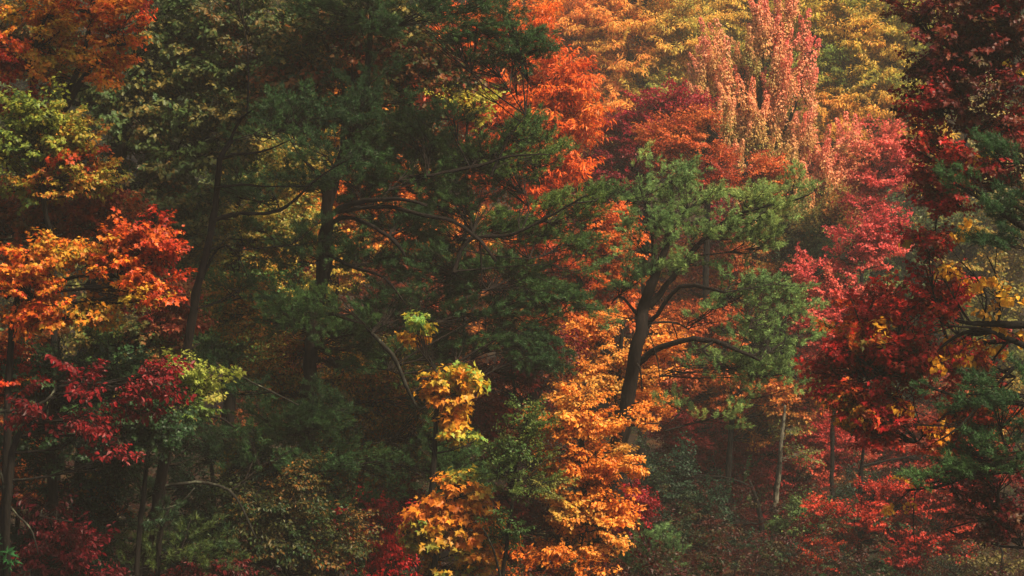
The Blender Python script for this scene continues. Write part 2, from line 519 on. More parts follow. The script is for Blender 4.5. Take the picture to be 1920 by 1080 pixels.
def tree(name, label, cat, Y, species, pal, regions, trunk=None, limbs=(), group=None, bark=None, single=0,
         rt=.16, twr=1.0, spread=.16, dens=1.0, size=1.0, f=.9, top=None, bias=0.0, cr=None, autolimb=True, vj=.16, nz=.22, holes=-.22):
    """regions: (px, py, rx, ry, {m, d, y, ax}); trunk: [(px, py, radius_px), ...] from the bottom to the top"""
    global rng
    rng = np.random.default_rng(abs(hash_str(label)) % 100000)
    if Y > 54:
        Yn = 54 + (Y - 54) * 2.4
        size = size * (Yn / Y) ** .55
        Y = Yn
    sp0 = SP[species]
    bark = bark or M_BARK
    pal_l = np.array([lin(c) for c in pal])
    # trunk
    if trunk is None:
        xs = np.array([r[0] for r in regions], float); ys = np.array([r[1] for r in regions], float)
        w = np.array([r[2] * r[3] for r in regions], float)
        cx = (xs * w).sum() / w.sum()
        tp = top if top is not None else ys.min()
        trunk = [(cx - 8, 1150, rt * 60), (cx + 6, (ys.max() + tp) / 2, rt * 48), (cx + rng.uniform(-25, 25), tp, rt * 16)]
    b0 = P(trunk[0][0], trunk[0][1], Y)
    gz = float(ground_z(b0[0], Y)) - .1
    tp_, tr_ = [], []
    if b0[2] > gz + .3:
        tp_.append(np.array([b0[0] - (P(trunk[1][0], trunk[1][1], Y)[0] - b0[0]) * .3, Y, gz])); tr_.append(trunk[0][2] * K * Y * 1.35)
    for i, q in enumerate(trunk):
        p = P(q[0], q[1], Y); p[1] += (q[3] if len(q) > 3 else rng.normal() * .12)
        if p[2] <= gz + .2 and len(tp_) == 0 and i < len(trunk) - 1 and P(trunk[i + 1][0], trunk[i + 1][1], Y)[2] <= gz + .2:
            continue
        p[2] = max(p[2], gz)
        tp_.append(p); tr_.append(q[2] * K * Y)
    if len(tp_) < 2:
        q = P(trunk[-1][0], trunk[-1][1], Y); q[2] = max(q[2], gz + .5)
        tp_ = [np.array([q[0], Y, gz]), q]; tr_ = [trunk[0][2] * K * Y, trunk[-1][2] * K * Y]
    tpts, trad = smooth_line(tp_, tr_)
    root = bpy.data.objects.new(name, None)
    root.location = Vector((float(tpts[0][0]), float(tpts[0][1]), gz))
    root.empty_display_size = .3
    C.objects.link(root)
    root['label'] = label; root['category'] = cat
    if group:
        root['group'] = group
    V, F = branch_mesh(tpts, trad, sides=12 if trad.max() > .1 else 8)
    link('trunk', mesh_np('trunk', V, F, bark, smooth=True), root); NTRI[0] += len(F)
    if species.startswith('pine') and trunk[0][2] > 10:
        for q in range(12):
            i_ = int(rng.integers(int(len(tpts) * .15), int(len(tpts) * .9)))
            an = rng.uniform(0, 2 * math.pi); ln = rng.uniform(.12, .4)
            dv = np.array([math.cos(an), math.sin(an) * .6, rng.uniform(-.2, .5)])
            V, F = branch_mesh([tpts[i_], tpts[i_] + dv * (trad[i_] + ln * .5), tpts[i_] + dv * (trad[i_] + ln)], [.022, .016, .011], sides=5, rough=.2)
            link('stub', mesh_np('stub', V, F, bark), root); NTRI[0] += len(F)
    # explicit limbs [(px,py,rpx[,dy])...]
    limb_pts = []
    for lb in limbs:
        mt = bark
        if lb[0] == 'pale':
            mt = M_PALE; lb = lb[1:]
        nn = len(lb)
        lp, lr = [], []
        dyc = rng.uniform(-.5, .5)
        for i, q in enumerate(lb):
            p = P(q[0], q[1], Y); dy = q[3] if len(q) > 3 else dyc * i / max(1, nn - 1)
            p = P(q[0], q[1], Y + dy)
            lp.append(p); lr.append(q[2] * K * Y)
        lp, lr = smooth_line(lp, lr, .18)
        V, F = branch_mesh(lp, lr, sides=7, rough=.12)
        link('limb', mesh_np('limb', V, F, mt, smooth=True), root); NTRI[0] += len(F)
        limb_pts.append((lp, lr))
    lists = {}
    seed_ = rng.integers(1 << 30)
    srcs = np.concatenate([tpts] + [l[0] for l in limb_pts])
    sub = []
    for rg in regions:
        px, py, rx, ry = rg[:4]
        o = rg[4] if len(rg) > 4 else {}
        yy = Y + o.get('y', 0.0)
        c = P(px, py, yy)
        R = np.array([rx * K * yy, 0, ry * K * yy])
        R[1] = np.clip(.75 * min(R[0], R[2]) + .25, .3, 3.2)
        cand = srcs if py > -80 else tpts
        d = np.linalg.norm(cand - c, axis=1) + np.where(cand[:, 2] > c[2] - .1, 1.5, 0)
        a = cand[np.argmin(d)]
        if autolimb:
            far = c + (c - a) * .15 * rng.uniform(.6, 1.2)
            dist = np.linalg.norm(far - a)
            mid = (a + far) / 2 + np.array([rng.normal() * .2, rng.normal() * .2, rng.uniform(-.1, .1) * dist])
            r0 = min(.012 + .009 * dist, .06) * (.5 if species == 'pine' else 1)
            lp, lr = smooth_line([a, mid, far], [r0, r0 * .65, r0 * .25], .3)
            V, F = branch_mesh(lp, lr, sides=5, rough=.16)
            link('limb', mesh_np('limb', V, F, bark, smooth=True), root); NTRI[0] += len(F)
        else:
            lp = srcs
        sname = o.get('sp', species)
        spn = SP[sname]
        lf = spn['s'] * size
        total = 2.1 * spn['lai'] * o.get('d', 1.0) * dens * math.pi * R[0] * R[2] / (AREA[spn['t']] * lf * lf)
        ns = max(2, int(round(total / (spn['tw'] * spn['k']))))
        q = norm(rng.normal(size=(ns, 3))) * (rng.random((ns, 1)) ** (1 / 2.6))
        L = spn['L'] * size * rng.uniform(.75, 1.25, ns)
        L = np.minimum(L, 2.4 * max(R[0], R[2]))
        cen = c + q * R
        # leave the heart of the shape to the limbs: sprays are hung with small gaps between layers
        lay = .06 * np.sin(cen[:, 2] * 7.0 + 2.0 * np.sin(cen[:, 0] * 1.3) + cen[:, 1])
        cen[:, 2] += lay
        mm = o.get('m', .5) + nz * vnoise(cen, f, len(label) * .37) + rng.normal(size=ns) * .07
        dd = ((lp[None] - cen[:, None]) ** 2).sum(2)
        src = lp[np.maximum(0, dd.argmin(1) - 2)]
        hv = cen - src
        if 'ax' in o:
            an = np.radians(o['ax'] + rng.normal(size=ns) * 16)
            ax = np.stack([np.cos(an), rng.normal(size=ns) * .4, np.sin(an)], 1)
        elif spn['kind'] == 'spire':
            ax = np.array([0, 0, 1.]) + rng.normal(size=(ns, 3)) * np.array([.26, .26, .05])
            ax[:, 0] += q[:, 0] * .3 + (c[0] - tpts[-1][0]) * .09
        else:
            ax = norm(hv) * .5 + q * .7 + rng.normal(size=(ns, 3)) * .3
            ax[:, 2] = ax[:, 2] * .45 + spn['rise'] * .5
        ax = norm(ax)
        base = cen - ax * L[:, None] * .5
        hole = vnoise(cen, 2.6, len(label) * .71 + px * .01) + .5 * vnoise(cen, 6.1, px * .02)
        ok = (hole > o.get('h', holes)) | (rng.random(len(cen)) < .12)
        ok &= base[:, 2] > ground_z(base[:, 0], base[:, 1]) + .1
        base, ax, L, mm, src = base[ok], ax[ok], L[ok], mm[ok], src[ok]
        if not len(base):
            continue
        upv = np.array([0, 0, 1.]) + rng.normal(size=(len(base), 3)) * .42
        if spn['kind'] == 'spire':
            upv = rng.normal(size=(len(base), 3))
        lists.setdefault(sname, []).append((base, ax, upv, L / spn['L'], mm))
        for i in range(len(base)):
            sub.append((src[i], (src[i] + base[i]) / 2 + np.array([0, 0, -.06 * np.linalg.norm(base[i] - src[i])]), base[i]))

    def pal_at(x):
        x = np.clip(x + bias, 0, .9999) * (len(pal_l) - 1)
        i0 = x.astype(int); fr = (x - i0)[:, None]
        return pal_l[i0] * (1 - fr) + pal_l[np.minimum(i0 + 1, len(pal_l) - 1)] * fr

    nleaf = 0
    for sname, ls in lists.items():
        base, ax, upv, sc, mm = (np.concatenate([l[k_] for l in ls]) for k_ in range(5))
        state = rng
        ng, info = spray_kinds(sname, bark)
        rng = state
        n = len(base)
        R3, eul = frames(ax, upv)
        var = rng.integers(0, NVAR, n)
        me = bpy.data.meshes.new('crown')
        me.vertices.add(n); me.vertices.foreach_set("co", base.astype(np.float32).ravel())
        me.attributes.new("turn", 'FLOAT_VECTOR', 'POINT').data.foreach_set("vector", eul.astype(np.float32).ravel())
        me.attributes.new("stretch", 'FLOAT', 'POINT').data.foreach_set("value", sc.astype(np.float32))
        me.attributes.new("sprig", 'INT', 'POINT').data.foreach_set("value", var.astype(np.int32))
        vv = np.exp(rng.normal(size=(n, 1)) * vj * .5)
        A_, B_ = pal_at(mm - spread) * vv, pal_at(mm + spread) * vv
        for nm_, cc in (("tint_a", A_), ("tint_b", B_)):
            me.attributes.new(nm_, 'FLOAT_VECTOR', 'POINT').data.foreach_set("vector", cc.astype(np.float32).ravel())
        is_pine = SP[sname]['t'] == 'tuft'
        crown = link('needles' if is_pine else 'crown', me, root)
        crown['kind'] = 'stuff'
        md = crown.modifiers.new("sprays", 'NODES'); md.node_group = ng
        per = SP[sname]['tw'] * SP[sname]['k']
        nleaf += n * per
        if single and not is_pine:
            sx = 960 + base[:, 0] / (K * base[:, 1]); sy = 540 - (base[:, 2] - CAMZ) / (K * base[:, 1])
            inn = (sx > 20) & (sx < 1900) & (sy > 20) & (sy < 1060)
            order = np.argsort(base[:, 1] + np.where(inn, 0, 1e3) + rng.random(n) * 1.2)
            tname = SP[sname]['t']
            if tname not in single_meshes:
                single_meshes[tname] = mesh_np('leaf', T[tname][0], T[tname][1], M_LEAF_ONE)
            ml = single_meshes[tname]
            done = 0
            rl = Vector(root.location)
            for bi in order[:max(single // 5, 8) * 2]:
                if done >= single or not inn[bi]:
                    break
                pos, D, Nn, sz, u, w = info[int(rng.integers(0, NVAR))]
                for li in rng.choice(len(pos), min(5, len(pos)), replace=False):
                    pw = base[bi] + R3[bi] @ (pos[li] * sc[bi]) + rng.normal(size=3) * .03
                    if pw[2] < ground_z(pw[0], pw[1]):
                        continue
                    Dw = norm(R3[bi] @ D[li]); Nw = R3[bi] @ Nn[li]
                    X = norm(np.cross(Dw, Nw)); Z = np.cross(X, Dw)
                    s_ = float(sz[li] * sc[bi] * 1.08)
                    ob = bpy.data.objects.new('leaf', ml)
                    ob.matrix_local = Matrix(((X[0] * s_, Dw[0] * s_, Z[0] * s_, pw[0] - rl.x),
                                              (X[1] * s_, Dw[1] * s_, Z[1] * s_, pw[1] - rl.y),
                                              (X[2] * s_, Dw[2] * s_, Z[2] * s_, pw[2] - rl.z), (0, 0, 0, 1)))
                    c_ = (A_[bi] * (1 - u[li]) + B_[bi] * u[li]) * (.75 + .5 * w[li])
                    ob.color = (float(c_[0]), float(c_[1]), float(c_[2]), 1)
                    ob.parent = root
                    C.objects.link(ob)
                    done += 1
    if not sub:
        print('EMPTY', label)
        return root
    S0 = np.array([s[0] for s in sub]); S1 = np.array([s[1] for s in sub]); S2 = np.array([s[2] for s in sub])
    V, F = tubes(S0, S1, S2, np.full(len(S0), .013 * twr), np.full(len(S0), .007 * twr), 2, 3)
    tg = link('twigs', mesh_np('twigs', V, F, bark), root)
    tg['kind'] = 'stuff'
    NTRI[0] += len(F)
    TREES.append((name + ' ' + species, nleaf))
    NLEAF[0] += nleaf; NINST[0] += len(sub)
    return root


NLEAF = [0]; NINST = [0]


def hash_str(s):
    h = 0
    for ch in s:
        h = (h * 131 + ord(ch)) & 0x7fffffff
    return h


# ---------------------------------------------------------------- the setting
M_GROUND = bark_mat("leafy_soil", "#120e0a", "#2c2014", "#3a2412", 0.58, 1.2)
gx = np.linspace(-190, 190, 127); gy = np.linspace(-60, 320, 128)
GX, GY = np.meshgrid(gx, gy)
GV = np.stack([GX.ravel(), GY.ravel(), ground_z(GX.ravel(), GY.ravel())], 1)
nx = len(gx)
ii = (np.arange(len(gy) - 1)[:, None] * nx + np.arange(nx - 1)[None, :]).ravel()
GF = np.concatenate([np.stack([ii, ii + 1, ii + nx + 1], 1), np.stack([ii, ii + nx + 1, ii + nx], 1)])
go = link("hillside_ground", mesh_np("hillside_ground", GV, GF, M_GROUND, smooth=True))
go['kind'] = 'structure'; go['label'] = 'dark wooded hillside strewn with fallen leaves'

# ---------------------------------------------------------------- palettes (ordered)
AUT = ["#7a1418", "#b3261a", "#d4491a", "#dd7a1e", "#d9a02a", "#a8a035", "#5d7a30", "#2f5028"]
ORG = ["#8c2a14", "#c2481a", "#d9681e", "#e0852a", "#dca338", "#a59a3a"]
FIRE = ["#8c1a16", "#b82c18", "#cc521a", "#d0761e", "#cc962a", "#9c8e30"]  # dimmed leaf colours, putting shade on the left maples into the palette
PEACH = ["#a23a16", "#cf5a1e", "#df7428", "#e6914a", "#d8a050", "#a69a44"]
GOLD = ["#647c38", "#8c9c42", "#b8ac4a", "#d8b44e", "#e4aa4a", "#dc9040"]
GRN = ["#9c4222", "#647830", "#3c6432", "#365a34", "#486c36", "#6c863a", "#b8903e"]
OAKP = ["#7a2c1c", "#a05228", "#545e2e", "#2c4c2a", "#2a4c2e", "#465e30", "#a08440"]
YGR = ["#a02818", "#b84c1a", "#bc7c34", "#a89c38", "#8a9436", "#687e30", "#405c2a"]
CRIM = ["#3c0c14", "#5c1018", "#7c161e", "#9a1c22", "#8a2a1c", "#4a4a26"]
RED = ["#6c1018", "#9c161c", "#be2420", "#c4381e", "#c85a20", "#5c6a2c"]
PINKR = ["#9c2830", "#c4403e", "#d85c54", "#dc7460", "#c47848", "#988440"]

SALM = ["#8a9048", "#a8944e", "#c89c5c", "#dc9e6c", "#e49a74", "#e08068", "#d8685c"]
UND = ["#3a5828", "#4c6c2e", "#788432", "#bc842e", "#d07c2a", "#a8401f"]
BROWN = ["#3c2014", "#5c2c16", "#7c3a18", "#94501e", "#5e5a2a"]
PINE1 = ["#1c361c", "#284424", "#345228", "#46622c", "#5e702c"]
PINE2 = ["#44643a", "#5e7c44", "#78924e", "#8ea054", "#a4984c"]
PINE3 = ["#1c3820", "#284524", "#36562c", "#486634"]
YEL = ["#c06a1c", "#d98a22", "#e2a02a", "#e0b03c", "#8e9a3a"]

GM = "broadleaf trees in autumn colour on the hillside"

# ---------------------------------------------------------------- pines
tree("pine_tree", "slender dark pine with a leaning bare trunk between the orange maple and the thick pine", "pine tree", 41.3, 'pine', PINE1,
     [(520, 245, 75, 38, {'y': .9, 'm': .25}), (600, 290, 80, 30, {'y': .9, 'm': .25}), (505, 372, 85, 26, {'y': .9, 'm': .3}), (455, 350, 50, 22, {'y': .9, 'm': .3}),
      (470, 455, 80, 22, {'y': .9, 'm': .4, 'd': .6}), (560, 440, 85, 24, {'y': .9, 'm': .45, 'd': .8}), (440, 545, 80, 30, {'y': .9, 'm': .4, 'd': .6}),
      (330, 835, 90, 60, {'y': .9, 'm': .2, 'd': .6}), (400, 690, 70, 35, {'y': .9, 'm': .15, 'd': .6}), (455, 720, 60, 45, {'y': .9, 'm': .1, 'd': .6}), (470, 850, 70, 50, {'y': .9, 'm': .2, 'd': .5}), (250, 900, 60, 70, {'y': .9, 'm': .2, 'd': .5}),
      (430, -40, 120, 50, {'y': .9, 'm': .3, 'd': .6})],
     trunk=[(262, 1090, 11.5), (285, 985, 11), (303, 900, 10.5), (325, 780, 9.6), (350, 660, 8.6), (375, 530, 7.4), (394, 440, 6.4), (405, 360, 5.8), (415, 300, 5.5), (432, 262, 4)],
     limbs=[[(400, 413, 4), (450, 400, 3.5), (525, 395, 3), (600, 330, 2), (660, 295, 1)],
            [(410, 300, 3.5), (440, 290, 3), (490, 285, 2), (545, 262, 1)],
            [(405, 352, 3), (450, 346, 2.4), (510, 350, 1.6), (590, 348, .8)],
            ['pale', (305, 912, 3), (345, 907, 3.2), (390, 905, 3), (430, 920, 2.8), (455, 955, 2.4), (480, 1010, 1.6)],
            [(328, 785, 4), (370, 778, 3.5), (415, 785, 2.6), (440, 802, 1.4)],
            ['pale', (430, 690, 1.2), (470, 715, 2), (510, 735, 2), (560, 760, 1.2)],
            [(370, 540, 3), (410, 465, 2), (440, 470, 1.4), (465, 520, .8)],
            ['pale', (302, 955, 2), (335, 945, 1.6), (365, 915, 1)],
            [(432, 262, 3.5), (450, 225, 2.5), (475, 205, 1)]], bark=M_PINEBARK, f=1.3, dens=.55, holes=-.1)

tree("pine_tree", "big dark green pine with a thick trunk and heavy boughs reaching right", "pine tree", 45.5, 'pine', PINE1,
     [(700, 300, 60, 40, {'m': .3}), (780, 260, 60, 35, {'m': .4}), (790, 330, 80, 40, {'m': .45}), (880, 300, 80, 35, {'m': .55}), (960, 330, 80, 35, {'m': .6}),
      (870, 370, 90, 35, {'m': .45}), (990, 385, 60, 26, {'m': .6}), (790, 400, 70, 30, {'m': .3}), (720, 470, 80, 40, {'m': .5}), (830, 500, 90, 45, {'m': .5}),
      (930, 520, 90, 40, {'m': .5}), (1010, 560, 80, 34, {'m': .45, 'ax': -20}), (880, 590, 90, 40, {'m': .35}), (780, 560, 80, 40, {'m': .4}), (950, 630, 80, 40, {'m': .3, 'ax': -25}),
      (1010, 670, 60, 36, {'m': .25, 'ax': -30}), (700, 590, 80, 40, {'m': .45}), (640, 640, 70, 45, {'m': .4}), (560, 590, 60, 45, {'m': .3}), (740, 680, 70, 45, {'m': .35}),
      (1080, 585, 40, 22, {'m': .5, 'ax': -15}), (830, 660, 60, 40, {'m': .3}),
      (980, 250, 50, 24, {'m': .8, 'ax': 35, 'd': .8}), (1000, 300, 60, 18, {'m': .85, 'ax': 20, 'd': .8}), (940, 280, 50, 20, {'m': .75, 'ax': 30, 'd': .8}),
      (1070, 400, 75, 20, {'m': .75, 'ax': 25}), (1110, 370, 50, 14, {'m': .8, 'ax': 25}), (1040, 460, 70, 26, {'m': .6, 'ax': 10}), (1060, 500, 60, 20, {'m': .6, 'ax': 5, 'd': .7}), (960, 440, 80, 24, {'m': .5, 'ax': 10}),
      (560, 800, 90, 40, {'m': .6}), (490, 790, 60, 30, {'m': .5, 'd': .8}), (640, 850, 70, 30, {'m': .5, 'd': .7}), (820, 830, 50, 60, {'m': .3, 'ax': -50}), (850, 890, 80, 40, {'m': .4}), (740, 880, 80, 34, {'m': .35, 'd': .7}),
      (640, 960, 80, 50, {'m': .35, 'd': .6}), (560, 230, 70, 45, {'m': .2}), (600, 480, 70, 30, {'m': .35, 'd': .7}), (560, 340, 60, 25, {'m': .25, 'd': .7}), (700, 350, 60, 26, {'m': .3}), (750, 430, 70, 26, {'m': .35}), (690, 400, 40, 18, {'m': .3, 'd': .8}), (860, 440, 70, 24, {'m': .4}),
      (700, 180, 70, 60, {'m': .2, 'd': .5}), (660, 20, 120, 60, {'m': .3, 'd': .5}), (640, -120, 150, 80, {'m': .3, 'd': .5}),
      (820, 750, 60, 50, {'m': .15, 'd': .6, 'y': 1.2}),
      (860, 60, 80, 26, {'m': .3, 'ax': -15, 'y': -1}), (950, 75, 60, 20, {'m': .4, 'ax': -8, 'y': -1}), (1000, 108, 42, 13, {'m': .5, 'ax': 0, 'y': -1}), (930, 110, 60, 14, {'m': .35, 'ax': -5, 'y': -1}), (780, 20, 90, 30, {'m': .25, 'y': -1}),
      (880, 10, 60, 26, {'m': .3, 'y': -1}), (950, 20, 40, 16, {'m': .3, 'd': .6, 'y': -1}), (900, 170, 50, 14, {'m': .3, 'd': .6}), (850, 210, 50, 20, {'m': .5, 'd': .6}), (800, -60, 110, 40, {'m': .3, 'd': .5}), (120, -280, 180, 80, {'m': .3, 'd': .6, 'y': -6}), (330, -260, 200, 90, {'m': .3, 'd': .8, 'y': -5}), (560, -260, 200, 90, {'m': .3, 'd': .8, 'y': -6}), (760, -250, 220, 90, {'m': .3, 'd': .8, 'y': -7}), (980, -260, 200, 100, {'m': .3, 'd': .8, 'y': -7}), (1150, -280, 150, 90, {'m': .3, 'd': .4, 'y': -6}),  # wide boughs above the frame are added, unseen, to shade the lower left
      (570, 800, 60, 30, {'m': .5, 'y': -1.2}), (590, 880, 60, 40, {'m': .3, 'y': -1.2}), (600, 570, 50, 24, {'m': .4, 'y': -1.2}), (640, 330, 50, 20, {'m': .3, 'y': -1}), (610, 760, 50, 20, {'m': .4, 'y': -1}), (660, 225, 50, 34, {'m': .2, 'y': -1})],
     trunk=[(574, 1060, 17.6), (577, 900, 16.0), (580, 735, 13.6), (585, 640, 12.8), (600, 540, 12.0), (608, 470, 14.5), (615, 400, 11.2), (622, 340, 9.6), (645, 285, 8.8), (662, 255, 8.0), (680, 200, 6.4), (690, 100, 5.6), (700, -60, 4.0), (700, -250, 2.4)],
     limbs=[[(618, 405, 6), (650, 385, 5, -.5), (700, 376, 4.4, -1), (760, 374, 3.6, -1.4), (800, 385, 3, -1.5)],
            [(618, 420, 5), (650, 408, 4, -.4), (700, 425, 3.4, -.8), (740, 452, 3.5, -1), (760, 480, 2, -1.2)],
            [(620, 400, 4), (720, 388, 3.6, -1.1), (800, 405, 3.6, -1.6), (850, 415, 3.6, -1.8), (900, 452, 3.4, -2), (930, 490, 3, -2.1)],
            [(900, 455, 2, -2), (903, 500, 1.6, -2), (902, 545, 1, -2)],
            [(850, 510, 4, -1), (880, 450, 3, -1), (960, 440, 3, -1.2), (1040, 400, 2.4, -1.4), (1100, 365, 1.2, -1.6)],
            [(920, 330, 3, -1), (950, 265, 2, -1.1), (985, 215, 1, -1.2)],
            [(800, 330, 3, -1), (900, 310, 3, -1), (960, 292, 2, -1.1), (1030, 290, 1, -1.2)],
            [(585, 640, 5), (575, 595, 3), (560, 575, 2)],
            ['pale', (697, 625, 3.5, -1), (735, 665, 4, -1.1), (760, 720, 3.4, -1.2), (785, 770, 2, -1.2)],
            [(645, 285, 6), (643, 240, 5, .2), (662, 190, 4, .3), (660, 120, 2, .4)],
            [(560, 290, 2, -.5), (590, 320, 3, -.3), (615, 345, 4, 0)],
            [(605, 470, 4), (660, 500, 3, -.5), (720, 520, 2.5, -1), (760, 570, 1.4, -1.2)]], bark=M_PINEBARK, f=1.1, dens=1.35, holes=-.3)

tree("pine_tree", "grey green pine with a leaning trunk and long arched limb right of centre", "pine tree", 47, 'pine', PINE2,
     [(1250, 330, 55, 34, {'m': .4}), (1210, 370, 50, 40, {'m': .35}), (1290, 385, 60, 40, {'m': .5}), (1230, 420, 70, 34, {'m': .3}), (1200, 320, 26, 20, {'m': .4, 'd': .7}), (1275, 310, 22, 22, {'m': .4, 'd': .7}),
      (1410, 365, 60, 28, {'m': .6}), (1470, 360, 50, 22, {'m': .5, 'ax': 35}), (1370, 360, 36, 20, {'m': .4}), (1440, 400, 70, 28, {'m': .5}), (1350, 440, 70, 30, {'m': .35}), (1430, 460, 60, 30, {'m': .3, 'd': .8}),
      (1500, 420, 40, 26, {'m': .3, 'd': .8}), (1290, 450, 60, 24, {'m': .3}), (1310, 490, 70, 22, {'m': .4}), (1200, 470, 60, 26, {'m': .2}), (1180, 525, 50, 30, {'m': .05}), (1150, 590, 28, 26, {'m': .1, 'd': .6}),
      (1230, 510, 40, 20, {'m': .1}), (1370, 560, 60, 24, {'m': .35}), (1410, 590, 80, 34, {'m': .45}), (1470, 590, 50, 36, {'m': .45}), (1340, 590, 50, 24, {'m': .3}), (1440, 640, 80, 30, {'m': .4}),
      (1400, 690, 70, 28, {'m': .4}), (1490, 690, 60, 34, {'m': .5}), (1340, 690, 50, 24, {'m': .2, 'd': .7}), (1500, 640, 40, 30, {'m': .4, 'd': .8}), (1430, 730, 90, 28, {'m': .3, 'd': .6}), (1340, 785, 70, 24, {'m': .5, 'd': .6}),
      (1290, 760, 40, 24, {'m': .3, 'd': .4}), (1400, 520, 60, 22, {'m': .25, 'd': .7}), (1480, 520, 50, 24, {'m': .3, 'd': .5})],
     trunk=[(1120, 1050, 16), (1140, 950, 15.5), (1156, 860, 15), (1168, 790, 14.5), (1180, 730, 13), (1190, 670, 12), (1198, 620, 11), (1208, 575, 11), (1218, 540, 10), (1234, 500, 7.5), (1248, 462, 6), (1256, 400, 4), (1262, 330, 2)],
     limbs=[[(1195, 682, 6.7), (1222, 660, 6.3, -.2), (1255, 645, 5.9, -.4), (1300, 637, 5.5, -.6), (1340, 640, 5.0, -.8), (1385, 658, 3.9, -.9), (1425, 676, 2.2, -1)],
            [(1340, 640, 2.5, -.8), (1318, 655, 2.1, -.9), (1330, 668, 1.3, -.9)],
            [(1218, 575, 6.7), (1240, 548, 6.3), (1262, 520, 5.5), (1290, 480, 5.0), (1320, 450, 4.2), (1350, 420, 2.5)],
            [(1212, 608, 4.2), (1232, 590, 4.2, -.2), (1262, 548, 4.2, -.4), (1290, 535, 4.2, -.6), (1320, 538, 3.9, -.8), (1360, 548, 2.5, -1)],
            [(1212, 607, 2.5), (1240, 604, 2.2), (1270, 606, 1.7), (1290, 618, 1.0)],
            [(1260, 606, 1.3), (1268, 625, 1.2), (1270, 640, 0.8)],
            [(1200, 600, 3.4), (1180, 572, 2.9), (1160, 555, 2.2), (1146, 570, 1.2)],
            [(1190, 640, 3.4), (1205, 632, 3.0), (1224, 624, 2.2)],
            [(1184, 668, 1.7), (1200, 690, 2.2, -.4), (1203, 715, 1.7, -.4), (1204, 735, 0.8, -.4)],
            [(1205, 590, 1.7), (1222, 640, 1.3, -.3), (1234, 680, 1.0, -.3), (1236, 705, 0.7, -.3)],
            [(1172, 800, 2.0), (1200, 796, 1.5, -.3), (1235, 794, 1.0, -.3), (1246, 808, 0.7, -.3)],
            [(1350, 420, 2.5), (1390, 400, 3.4), (1430, 388, 2.5), (1500, 372, 1.7), (1525, 360, 0.8)],
            [(1226, 520, 2.9), (1222, 440, 2.5), (1205, 370, 1.7), (1195, 330, 0.8)]], bark=M_PINEBARK, f=1.2, dens=.75, holes=-.08)

tree("pine_tree", "small bluish pine at the bottom left with long drooping yellowish needles", "pine tree", 41, 'pine', ["#1e3620", "#334822", "#4c5624", "#2a4226"],
     [(255, 1045, 60, 30, {'m': .5}), (345, 1035, 60, 30, {'m': .45}), (400, 1035, 40, 26, {'m': .3}), (215, 1010, 40, 24, {'m': .4, 'd': .7}), (270, 960, 50, 26, {'m': .2, 'd': .5})], rt=.09, top=950, size=1.25, f=1.5)

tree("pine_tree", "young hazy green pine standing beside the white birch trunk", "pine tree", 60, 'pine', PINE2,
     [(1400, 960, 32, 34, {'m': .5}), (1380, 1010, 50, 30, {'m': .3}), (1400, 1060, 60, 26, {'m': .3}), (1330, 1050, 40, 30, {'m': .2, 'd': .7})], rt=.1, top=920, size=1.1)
tree("pine_tree", "low green pine sapling right of the crimson leaves at the bottom centre", "pine tree", 50, 'pine', PINE2,
     [(1215, 1010, 34, 28, {'m': .25}), (1190, 1050, 46, 26, {'m': .15}), (1240, 1060, 40, 20, {'m': .1})], rt=.08, top=975)

# nearer pine, right edge
tree("pine_tree", "near pine at the right edge whose bluish boughs reach in over red leaves", "pine tree", 33, 'pine_hi', PINE3,
     [(1890, 292, 40, 22, {'m': .4, 'ax': 150}), (1850, 275, 20, 12, {'m': .5, 'ax': 160}), (1810, 355, 34, 14, {'m': .6, 'ax': 150}), (1860, 385, 46, 18, {'m': .5, 'ax': 150}), (1905, 420, 40, 24, {'m': .4, 'ax': 155}),
      (1880, 460, 40, 24, {'m': .3, 'ax': 170}), (1920, 360, 30, 24, {'m': .3}),
      (1880, 715, 50, 24, {'m': .5, 'ax': 165}), (1800, 745, 56, 16, {'m': .6, 'ax': 170}), (1740, 722, 24, 10, {'m': .6, 'ax': 165}), (1870, 760, 50, 22, {'m': .4, 'ax': 170}),
      (1860, 840, 50, 24, {'m': .5, 'ax': 165}), (1800, 880, 56, 18, {'m': .6, 'ax': 190}), (1740, 908, 34, 11, {'m': .7, 'ax': 200}), (1890, 885, 40, 26, {'m': .4}), (1698, 918, 14, 6, {'m': .8, 'ax': 175}),
      (1905, 800, 30, 24, {'m': .3}), (1930, 940, 30, 30, {'m': .3})],
     trunk=[(2060, 1300, 26), (2050, 800, 22), (2040, 400, 18), (2030, 100, 12), (2020, -100, 6)],
     limbs=[[(2040, 430, 8), (1960, 440, 7), (1900, 415, 5), (1850, 380, 4), (1790, 345, 2)],
            [(2040, 330, 6), (1960, 320, 5), (1910, 300, 4), (1850, 275, 2)],
            [(2050, 790, 8), (1970, 770, 6), (1900, 755, 5), (1830, 755, 4), (1740, 725, 2)],
            [(2050, 860, 8), (1960, 850, 6), (1890, 860, 5), (1830, 885, 4), (1760, 912, 3), (1700, 920, 1.4)]], bark=M_PINEBARK, twr=1.2, f=1.4)

